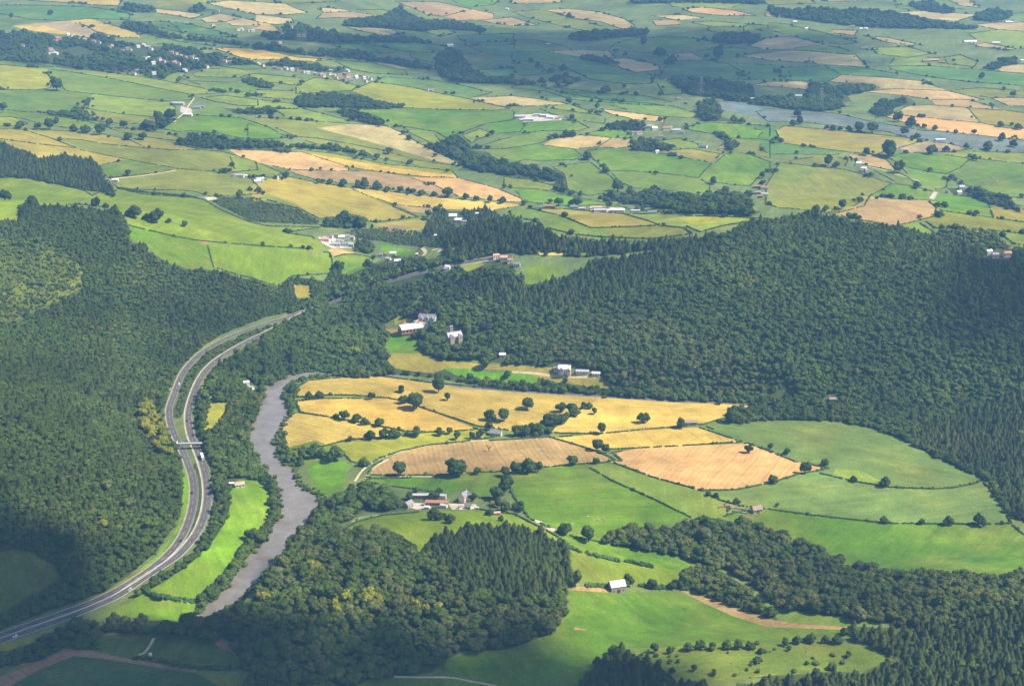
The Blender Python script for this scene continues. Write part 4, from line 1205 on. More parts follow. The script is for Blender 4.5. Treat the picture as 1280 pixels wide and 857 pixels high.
def region(name, ids, mat):
    m = np.isin(reg, ids)
    if not m.any():
        return None
    F = GF[m]
    u, inv = np.unique(F.ravel(), return_inverse=True)
    me = mesh_from(name, V3[u], inv.reshape(F.shape).astype(np.int32), mat, smooth=True)
    return struct(link(name, me))


o = region('ground', [-1], MAT['grass'])
o.color = (0.10, 0.135, 0.04, 0.1)
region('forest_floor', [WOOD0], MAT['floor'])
region('river_water', [2001], MAT['water'])
region('road', [2000], MAT['asphalt'])
region('dirt_track', [2002], MAT['dirt'])
region('farm_yard', [2003], MAT['yard'])
for i, f in enumerate(fields):
    mt, colr = KIND[f['kind']]
    o = region(FNAME[f['kind']], [i], MAT[mt])
    if o is None:
        continue
    t = rng.uniform(0.86, 1.14)
    h = rng.uniform(-0.07, 0.07)
    o.color = (colr[0] * t * (1 + h), colr[1] * t, colr[2] * t * (1 - h), float(rng.uniform(0, 1)))

# ------------------------------------------------------------------ plant prototypes (kept out of the scene, copied or scattered from there)
def ico(sub):
    bm = bmesh.new()
    bmesh.ops.create_icosphere(bm, subdivisions=sub, radius=1)
    V = np.array([v.co[:] for v in bm.verts])
    F = np.array([[v.index for v in f.verts] for f in bm.faces], np.int32)
    bm.free()
    return V, F


ICO1, ICO2, ICO3 = ico(1), ico(2), ico(3)


def blobs(C, Rr, base, jit, r):
    """many deformed icospheres in one array: centres (n,3), radii (n,3)"""
    V, F = base
    n = len(C)
    d = 1 + r.uniform(-jit, jit, (n, len(V), 1))
    P = C[:, None, :] + V[None] * d * Rr[:, None, :]
    FF = F[None] + (np.arange(n) * len(V))[:, None, None]
    return P.reshape(-1, 3), FF.reshape(-1, 3).astype(np.int32)


def leaf_tris(C, Nn, size, r):
    n = len(C)
    t = r.normal(size=(n, 3))
    t = t - 0.6 * (t * Nn).sum(1)[:, None] * Nn
    t /= np.linalg.norm(t, axis=1)[:, None]
    b = np.cross(Nn + 0.7 * r.normal(size=(n, 3)), t)
    b /= np.maximum(np.linalg.norm(b, axis=1)[:, None], 1e-6)
    s = (size * r.uniform(0.6, 1.3, n))[:, None]
    V = np.stack([C + t * s, C - t * s * 0.6 + b * s * 0.8, C - t * s * 0.6 - b * s * 0.8], 1).reshape(-1, 3)
    F = np.arange(3 * n, dtype=np.int32).reshape(-1, 3)
    return V, F


def join(parts):
    V, F, o = [], [], 0
    for v, f in parts:
        V.append(v)
        F.append(f + o)
        o += len(v)
    return np.vstack(V), np.vstack(F)


def crown_broad(seed, n=11, tall=1.0, leaves=420):
    r = np.random.default_rng(seed)
    u = r.normal(size=(n, 3))
    u /= np.linalg.norm(u, axis=1)[:, None]
    u[:, 2] = np.abs(u[:, 2]) * 1.25 - 0.45
    C = u * np.array([0.60, 0.60, 0.50 * tall]) * r.uniform(0.6, 1.25, (n, 1)) + np.array([0, 0, 0.76 * tall])
    C = np.vstack([C, [[0, 0, 0.75 * tall]]])
    rad = r.uniform(0.27, 0.46, n + 1)
    rad[-1] = 0.56
    Rr = np.stack([rad, rad, rad * 0.88], 1)
    parts = [blobs(C, Rr, ICO2, 0.2, r)]
    k = r.integers(0, n + 1, leaves)
    d = r.normal(size=(leaves, 3))
    d[:, 2] += 0.25
    d /= np.linalg.norm(d, axis=1)[:, None]
    parts.append(leaf_tris(C[k] + d * Rr[k] * r.uniform(0.95, 1.22, (leaves, 1)), d, np.full(leaves, 0.12), r))
    return join(parts)


def trunk_broad(seed, tall=1.0):
    r = random.Random(seed)
    m = MB()
    m.tube((0, 0, -0.12), (0.02, 0, 0.35), 0.085, 0.06, 8)
    m.tube((0.02, 0, 0.35), (0, 0.02, 1.1 * tall), 0.06, 0.03, 7)
    for i in range(5):
        a = i * 1.26 + r.uniform(-0.3, 0.3)
        m.tube((0.02, 0, 0.3 + 0.06 * i), (0.5 * math.cos(a), 0.5 * math.sin(a), 0.7 + 0.1 * i), 0.035, 0.014, 6)
    return m


def crown_conifer(seed, tiers=8, seg=11):
    r = np.random.default_rng(seed)
    V, F = [], []
    for t in range(tiers):
        z0 = 0.5 + 2.0 * t / tiers
        R0 = 0.5 * (1 - t / tiers) ** 0.85 + 0.06
        o = len(V)
        V.append((0, 0, z0 + 0.5 * (1 - 0.45 * t / tiers) + 0.02))
        for i in range(seg):
            a = 2 * math.pi * (i + 0.5 * (t % 2)) / seg
            q = R0 * (r.uniform(0.85, 1.12) if i % 2 == 0 else r.uniform(0.6, 0.8))
            V.append((q * math.cos(a), q * math.sin(a), z0 - 0.08 * R0 + r.uniform(-0.06, 0.04)))
        for i in range(seg):
            F.append((o, o + 1 + i, o + 1 + (i + 1) % seg))
    P1 = (np.array(V), np.array(F, np.int32))
    n = 150
    h = r.uniform(0, 1, n) ** 1.3
    a = r.uniform(0, 2 * math.pi, n)
    q = (0.5 * (1 - h) ** 0.85 + 0.05) * r.uniform(0.75, 1.05, n)
    C = np.stack([q * np.cos(a), q * np.sin(a), 0.48 + 2.1 * h], 1)
    Nn = np.stack([np.cos(a), np.sin(a), np.full(n, 0.4)], 1)
    Nn /= np.linalg.norm(Nn, axis=1)[:, None]
    return join([P1, leaf_tris(C, Nn, np.full(n, 0.085), r)])


def trunk_conifer():
    m = MB()
    m.tube((0, 0, -0.12), (0, 0, 2.3), 0.06, 0.012, 7)
    return m


def crown_bush(seed):
    r = np.random.default_rng(seed)
    n = 7
    C = r.uniform(-1, 1, (n, 3)) * np.array([0.55, 0.55, 0.18]) + np.array([0, 0, 0.38])
    rad = r.uniform(0.3, 0.5, n)
    Rr = np.stack([rad, rad, rad * 0.85], 1)
    P = [blobs(C, Rr, ICO2, 0.22, r)]
    k = r.integers(0, n, 160)
    d = r.normal(size=(160, 3))
    d[:, 2] = np.abs(d[:, 2])
    d /= np.linalg.norm(d, axis=1)[:, None]
    P.append(leaf_tris(C[k] + d * Rr[k] * r.uniform(0.95, 1.2, (160, 1)), d, np.full(160, 0.11), r))
    return join(P)


def merged(name, trunk, crown, cmat):
    tv = np.array(trunk.v)
    F = [tuple(f) for f in trunk.f] + [tuple(f) for f in (crown[1] + len(tv)).tolist()]
    mi = [1] * len(trunk.f) + [0] * len(crown[1])
    return mesh_from(name, np.vstack([tv, crown[0]]), F, [cmat, MAT['bark']], mi, smooth=True)


PROTO = {}


def proto_collection(key, meshes):
    c = bpy.data.collections.new('plants_' + key)
    for i, me in enumerate(meshes):
        c.objects.link(bpy.data.objects.new('%s_%02d' % (key, i), me))
    PROTO[key] = (c, len(meshes))


bm_ = [(trunk_broad(s, t), crown_broad(s, 10 + s % 4, t)) for s, t in ((1, 1.0), (2, 1.12), (3, 0.92), (4, 1.05), (5, 1.2))]
cm_ = [(trunk_conifer(), crown_conifer(s, 7 + s % 3, 10 + s % 3)) for s in (21, 22, 23, 24)]
bushes = [crown_bush(s) for s in (31, 32, 33)]
no = MB()
no.tube((0, 0, -0.1), (0, 0, 0.4), 0.05, 0.02, 5)
broad = [merged('broadleaf', t, c, MAT['broad']) for t, c in bm_]
conif = [merged('conifer', t, c, MAT['conifer']) for t, c in cm_]
proto_collection('broad', broad * 4 + conif[:1])
proto_collection('conifer', conif + conif + broad[:1])
proto_collection('beech', [merged('beech_broadleaf', t, c, MAT['beech']) for t, c in bm_])
proto_collection('warm', broad + [merged('olive_broadleaf', t, c, MAT['beech']) for t, c in bm_])
proto_collection('mixed', conif + broad + broad)
proto_collection('far', [merged('broadleaf_far', t, c, MAT['field_tree']) for t, c in bm_[:3]])
proto_collection('light', [merged('scrub_bush', no, c, MAT['light']) for c in bushes])
proto_collection('scrub', [merged('thicket_bush', no, c, MAT['broad']) for c in bushes])
proto_collection('yellow', [merged('yellow_broadleaf', t, c, MAT['yellow']) for t, c in bm_[:3]])


def scatter_group():
    g = {}
    for key, (c, n) in PROTO.items():
        ng = bpy.data.node_groups.new('scatter_' + key, 'GeometryNodeTree')
        ng.interface.new_socket('Geometry', in_out='INPUT', socket_type='NodeSocketGeometry')
        ng.interface.new_socket('Geometry', in_out='OUTPUT', socket_type='NodeSocketGeometry')
        gi, go = ng.nodes.new('NodeGroupInput'), ng.nodes.new('NodeGroupOutput')
        ip = ng.nodes.new('GeometryNodeInstanceOnPoints')
        ci = ng.nodes.new('GeometryNodeCollectionInfo')
        ci.inputs['Collection'].default_value = c
        ci.inputs['Separate Children'].default_value = True
        ci.inputs['Reset Children'].default_value = True
        ip.inputs['Pick Instance'].default_value = True
        def attr(nm, dt):
            a = ng.nodes.new('GeometryNodeInputNamedAttribute')
            a.data_type = dt
            a.inputs['Name'].default_value = nm
            return a.outputs['Attribute']
        L = ng.links.new
        L(gi.outputs[0], ip.inputs['Points'])
        L(ci.outputs[0], ip.inputs['Instance'])
        L(attr('pick', 'INT'), ip.inputs['Instance Index'])
        L(attr('turn', 'FLOAT_VECTOR'), ip.inputs['Rotation'])
        L(attr('size', 'FLOAT_VECTOR'), ip.inputs['Scale'])
        L(ip.outputs[0], go.inputs[0])
        g[key] = ng
    return g


SCATTER = scatter_group()


def scatter(name, key, P, width, height, label):
    """one stuff object whose points carry plants of the given kind"""
    n = len(P)
    pick = rng.integers(0, PROTO[key][1], n).astype(np.int32)
    if key in ('mixed', 'conifer'):
        is_broad = pick >= (4 if key == 'mixed' else 8)
        width = np.where(is_broad, width * 0.56, width)
        height = np.where(is_broad, height * 0.95, height)
    elif key == 'broad':
        width = np.where(pick >= 20, width * 1.5, width)
    me = bpy.data.meshes.new(name)
    me.vertices.add(n)
    me.vertices.foreach_set('co', np.asarray(P, np.float32).ravel())
    a = me.attributes.new('pick', 'INT', 'POINT')
    a.data.foreach_set('value', pick)
    a = me.attributes.new('turn', 'FLOAT_VECTOR', 'POINT')
    t = np.zeros((n, 3), np.float32)
    t[:, 2] = rng.uniform(0, 6.28, n)
    t[:, :2] = rng.normal(0, 0.05, (n, 2))
    a.data.foreach_set('vector', t.ravel())
    a = me.attributes.new('size', 'FLOAT_VECTOR', 'POINT')
    a.data.foreach_set('vector', np.stack([width, width, height], 1).astype(np.float32).ravel())
    o = link(name, me)
    md = o.modifiers.new('scatter', 'NODES')
    md.node_group = SCATTER[key]
    o['kind'] = 'stuff'
    o['label'] = label
    return o


# ------------------------------------------------------------------ woods
roadmid = np.vstack(road_c)


HOUSES = []
for _t, _s, _k in [(q[2], q[4], 5) for q in SETS] + [(q[0], q[2], 3) for q in VILLA]:
    _v = _s.split()
    for _i in range(0, len(_v), _k):
        HOUSES.append((TILE[_t][0] + float(_v[_i]) / 4, TILE[_t][1] + float(_v[_i + 1]) / 4 + 1, float(_v[_i + 2]) / 4))


INNER = ('ridge_beech', 'ridge_crest', 'ridge_plantation', 'ridge_toe', 'knoll_plantation', 'slope_foot', 'estate_trees', 'hill_scrub', 'heath_scrub', 'median_hedge')


def wood_points(w):
    P = w['px']
    vis = unproject(densify(P, 14))
    lo, hi = vis.min(0) - 10, vis.max(0) + 10
    if w['mix'] != 'far' and w['name'] in ('hillside', 'ridge', 'ridge_plantation', 'ridge_toe'):
        lo -= 150
        hi += 350
    hi[1] = min(hi[1], 2700 if w['mix'] != 'far' else 9000)
    s = w['sp']
    X, Y = np.meshgrid(np.arange(lo[0], hi[0], s), np.arange(lo[1], hi[1], s * 0.93))
    X[1::2] += s / 2
    Q = np.stack([X.ravel(), Y.ravel()], 1)
    Q += rng.uniform(-0.42, 0.42, Q.shape) * s
    Z = terrain(Q[:, 0], Q[:, 1])
    W3 = np.column_stack([Q, Z])
    px, dep = project(W3)
    hgt = w['cw'] * (1.5 if w['mix'] in ('conifer', 'mixed') else 0.6 if w['mix'] in ('scrub', 'light') else 1.15)
    topx, _ = project(W3 + [0, 0, hgt * 0.55])
    ok = in_poly(px, P)
    if w['name'] not in INNER:
        ok &= in_poly(topx, P)
    midx = (px + topx) / 2
    halfw = (w['cw'] * 0.5 * FPX / dep)
    for c in clears:
        for dx in (-0.8, 0, 0.8):
            o = np.stack([halfw * dx, np.zeros(len(px))], 1)
            ok &= ~(in_poly(px + o, c) | in_poly(topx + o, c) | in_poly(midx + o, c))
    for f in fields:
        if 'c' in f['flags'] and not w['name'].endswith('_scrub') and w['name'] != 'river_line':
            ok &= ~(in_poly(px, f['px']) | in_poly(topx, f['px']))
    for hx, hy, hw in HOUSES:
        near = np.abs(px[:, 0] - hx) < hw * 0.5 + halfw * 0.7
        front = (px[:, 1] > hy - 2) & (topx[:, 1] < hy - 0.5)
        on = np.abs(px[:, 1] - hy + 1.5) < 3
        ok &= ~(near & (front | on) & (rng.uniform(size=len(px)) < 0.93))
    if w['name'].endswith('_scrub'):
        cl = np.sin(Q[:, 0] / 9.0 + 2 * np.sin(Q[:, 1] / 17)) * np.sin(Q[:, 1] / 13.0 + 1.5 * np.sin(Q[:, 0] / 21)) + rng.normal(0, 0.45, len(Q))
        ok &= cl > (0.2 if w['name'] == 'heath_scrub' else -1.0)
    idx = np.nonzero(ok)[0]
    for L in road_c:
        far_bit = px[idx][:, 0] > 352
        idx = idx[seg_dist(Q[idx], L[::3]) > np.where(far_bit, 4.6 + w['cw'] * 0.12, 5.5 + w['cw'] * 0.38)]
    if w['name'] == 'river_line':
        wl_, _ = project(np.column_stack([Q[idx], np.zeros(len(idx))]))
        lim = np.interp(wl_[:, 0], [405, 445, 475, 500, 535, 640, 740, 850, 950], [468, 471, 470, 472, 476, 487, 494, 501, 505])
        idx = idx[(wl_[:, 1] > lim - 6) & (wl_[:, 1] < lim + 2)]
    for Pp in (river_poly, river_hidden):
        idx = idx[~in_poly(Q[idx], Pp)]
    return W3[idx]


WLABEL = {'warm': 'rounded broadleaf wood of olive and green crowns', 'beech': 'paler olive broadleaf belt low on the ridge', 'mixed': 'dark mixed wood of conifers and broadleaf trees covering the steep slope', 'conifer': 'dark close-grown conifers covering this slope', 'broad': 'dense broadleaf wood with rounded crowns', 'far': 'distant dark block of woodland among the fields',
          'light': 'low light green scrub and young trees', 'scrub': 'low dark green thicket of bushes'}
wood_done = []
n_trees = 0
order = list(range(len(woods)))
taken = []
for wi in reversed(order):
    w = woods[wi]
    P = wood_points(w)
    if len(P) == 0:
        continue
    # plantations and toes take over the ground of the wood they lie in
    if taken:
        px, _ = project(P)
        keep = np.ones(len(P), bool)
        for q in taken:
            keep &= ~in_poly(px, q)
        P = P[keep]
    if w['name'] in ('ridge_plantation', 'ridge_toe', 'knoll_plantation', 'slope_foot', 'estate_trees', 'crop_edge', 'ridge_beech', 'ridge_crest'):
        taken.append(w['px'])
    if len(P) == 0:
        continue
    n = len(P)
    n_trees += n
    k = np.clip(rng.lognormal(-0.03, 0.26, n), 0.55, 1.75)
    wd = w['cw'] * k
    if w['name'].endswith('_scrub'):
        wd = w['cw'] * rng.lognormal(0, 0.4, n)
    if w['mix'] == 'conifer':
        size, hh = wd, wd * 0.46 * rng.uniform(0.85, 1.25, n)
    elif w['mix'] == 'mixed':
        size, hh = wd, wd * 0.42 * rng.uniform(0.85, 1.25, n)
    elif w['mix'] in ('scrub', 'light'):
        size, hh = wd * 0.5, wd * 0.5 * rng.uniform(0.8, 1.4, n)
    else:
        size, hh = wd * 0.52, wd * 0.44 * rng.uniform(0.85, 1.3, n)
    scatter('woodland', w['mix'], P, size, hh, WLABEL[w['mix']])

# bushes lining both river banks
Pb = []
for bank, sg in ((RIVER_W, 1), (RIVER_E, -1)):
    L = unproject(densify(bank, 4, False))
    for off, pr in ((-2.0, 0.35), (0.8, 0.8), (3.5, 0.7), (7, 0.4)):
        for side in (1, -1):
            q = offset_line(L, off * side)
            q = q + rng.normal(0, 1.1, q.shape)
            q = q[rng.uniform(size=len(q)) < pr]
            q = q[~in_poly(q, river_poly) | (rng.uniform(size=len(q)) < 0.5 if off < 1 else np.zeros(len(q), bool))]
            Pb.append(q)
Pb = np.vstack(Pb)
pxb = project(np.column_stack([Pb, terrain(Pb[:, 0], Pb[:, 1])]))[0]
kb = np.ones(len(Pb), bool)
for q in clears:
    kb &= ~in_poly(pxb, q)
Pb = Pb[kb]
wb = rng.uniform(3.0, 8.0, len(Pb))
scatter('bank_bushes', 'scrub', np.column_stack([Pb, terrain(Pb[:, 0], Pb[:, 1])]), wb * 0.5, wb * 0.5 * rng.uniform(0.8, 1.4, len(Pb)), 'low bushes and willows lining both banks of the river')
# paler and yellowing crowns among the woods
YELLOW = [('0', 'strip', '178 500 188 505 192 520 200 535 210 550 214 572 205 575 195 562 180 540 176 520', 70, 9), ('R', 'knoll', '390 430 420 390 480 385 560 400 640 450 700 480 780 480 930 490 900 505 700 505 620 500 540 470 460 470 420 520 390 520', 34, 7),
          ('R', 'knoll', '215 340 260 290 330 280 380 290 380 320 300 320 240 370', 12, 7), ('R', 'k', '0 440 60 420 70 445 0 460', 6, 6)]
Pall, Wall = [], []
for t, nm, s, n, wd in YELLOW:
    poly = np.array(pts(t, s))
    lo, hi = poly.min(0), poly.max(0)
    q = rng.uniform(lo, hi, (n * 6, 2))
    q = q[in_poly(q, poly)][:n]
    W2 = unproject(q)
    Pall.append(np.column_stack([W2, terrain(W2[:, 0], W2[:, 1]) + 4.0]))
    Wall.append(np.full(len(q), wd) * rng.uniform(0.7, 1.2, len(q)))
Pall, Wall = np.vstack(Pall), np.concatenate(Wall)
scatter('woodland', 'yellow', Pall, Wall * 0.52, Wall * 0.55, 'yellow green crowns scattered through the dark woods')
# ------------------------------------------------------------------ hedges along the field edges
AREA = {'A': 'near the hillside village', 'B': 'in the far middle distance', 'C': 'on the shaded far plain', 'D': 'on the distant right plain', 'E': 'above the left wooded hill',
        'F': 'around the orange stubble fields', 'G': 'behind the wooded ridge', 'H': 'right of the wooded ridge', 'J': 'by the river bend', 'K': 'on the golden river flats',
        'N': 'by the riverside farm', 'O': 'between farm and stone barn', 'S': 'around the metal-roofed barn', 'R': 'at the bottom edge', 'Q': 'at the lower left', 'M': 'left of the road', 'I': 'beside the road', '0': 'along the valley fields'}
KWORD = {'wheat': 'golden wheat', 'straw': 'pale stubble', 'orange': 'orange stubble', 'tan': 'tan stubble', 'brown': 'brown ploughed', 'ochre': 'dry ochre', 'olive': 'olive green', 'pasture': 'green', 'grass': 'bright grass',
         'pale': 'pale green', 'lush': 'rich green', 'vivid': 'vivid green', 'yellow': 'yellow green', 'teal': 'shaded green', 'lavender': 'bluish', 'hay': 'cool green', 'meadow': 'vivid green', 'crop': 'dark crop', 'scrub': 'rough', 'dull': 'dull green', 'earth': 'earth'}
seen = {}


def seen_near(p, r=4.0):
    cx, cy = int(p[0] // 4), int(p[1] // 4)
    for i in (-1, 0, 1):
        for j in (-1, 0, 1):
            for q, fi in seen.get((cx + i, cy + j), ()):
                if (q[0] - p[0]) ** 2 + ((q[1] - p[1]) * 1.3) ** 2 < r * r:
                    return fi
    return None


hedge_lines = []
big_woods = [w['px'] for w in woods if w['mix'] != 'far']
far_trees = []
for fi, f in enumerate(fields):
    if 'n' in f['flags'] or f['kind'] in ('vivid', 'scrub') or 'c' in f['flags']:
        continue
    S = densify(f['px'], 2.0)
    okk = np.array([seen_near(p) is None for p in S])
    inside = (S[:, 0] > -30) & (S[:, 0] < 1310) & (S[:, 1] > -12) & (S[:, 1] < 870)
    okk &= inside
    for q in big_woods + clears:
        okk &= ~in_poly(S, q)
    W = unproject(S)
    for P in road_polys + [river_poly] + yards:
        okk &= ~in_poly(W, P)
    for p in S:
        seen.setdefault((int(p[0] // 4), int(p[1] // 4)), []).append((p, fi))
    runs, cur = [], []
    for i in range(len(S)):
        if okk[i]:
            cur.append(i)
        else:
            if len(cur) > 4:
                runs.append(cur)
            cur = []
    if len(cur) > 4:
        runs.append(cur)
    runs = [W[r] for r in runs]
    if runs:
        hedge_lines.append((fi, runs, S[okk].mean(0)))
hedge_lines = hedge_lines[:295]
for fi, runs, cpx in hedge_lines:
    f = fields[fi]
    C, Rd = [], []
    far = runs[0][0][1] > 2600
    wid = 0.95 if not far else min(1.2, 0.8 + (runs[0][0][1] - 2600) / 4500)
    golden = f['tile'] in ('J', 'K')
    for W in runs:
        gap = 0
        for a, b in zip(W[:-1], W[1:]):
            L = np.linalg.norm(b - a)
            if L > 90:
                continue
            k = max(1, int(L / (wid * (1.0 if far else 0.7))))
            for s in range(k):
                if gap > 0:
                    gap -= 1
                    continue
                if rng.uniform() < 0.02:
                    gap = int(rng.integers(2, 7))
                p = a + (b - a) * (s + rng.uniform(-0.3, 0.3)) / k + rng.normal(0, 0.4, 2)
                big = rng.uniform() < (0.035 if not golden else 0.025)
                h = wid * rng.uniform(0.7, 1.15) * (rng.uniform(1.4, 2.2) if big else 1)
                C.append((p[0], p[1], h * 0.55))
                Rd.append((h, h, h * rng.uniform(0.8, 1.1)))
                if far and rng.uniform() < 0.013:
                    for _ in range(int(rng.choice([1, 1, 1, 2, 4]))):
                        far_trees.append((p[0] + rng.normal(0, 7), p[1] + rng.normal(0, 5)))
                elif not far and not golden and 1900 < p[1] and rng.uniform() < 0.006:
                    far_trees.append((p[0], p[1]))
    if len(C) < 3:
        continue
    C, Rd = np.array(C), np.array(Rd)
    C[:, 2] += terrain(C[:, 0], C[:, 1])
    V, F = blobs(C, Rd, ICO1 if far else ICO2, 0.22, rng)
    o = link('hedge', mesh_from('hedge', V, F, MAT['hedge']))
    thing(o, 'dark hedge edging a %s field %s' % (KWORD[f['kind']], AREA[f['tile']]), 'hedge', 'hedges between the fields', cpx[0], cpx[1])

for line in HEDGES.strip().splitlines():
    tile, co, ph = line.split('|')
    pl = pts(tile, co)
    L = unproject(densify(pl, 2.0, False))
    C, Rd = [], []
    for a, b in zip(L[:-1], L[1:]):
        k = max(1, int(np.linalg.norm(b - a) / 1.3))
        for s_ in range(k):
            for off in (-1.0, 0.8):
                p = a + (b - a) * (s_ + rng.uniform(-0.3, 0.3)) / k + rng.normal(0, 0.6, 2) + [0, off]
                h = rng.uniform(1.1, 2.0)
                C.append((p[0], p[1], h * 0.5))
                Rd.append((h, h, h * rng.uniform(0.7, 1.1)))
    C, Rd = np.array(C), np.array(Rd)
    C[:, 2] += terrain(C[:, 0], C[:, 1])
    V, F = blobs(C, Rd, ICO2, 0.25, rng)
    o = link('hedge', mesh_from('hedge', V, F, MAT['hedge']))
    thing(o, ph, 'hedge', 'hedges between the fields', pl[0][0], pl[0][1])

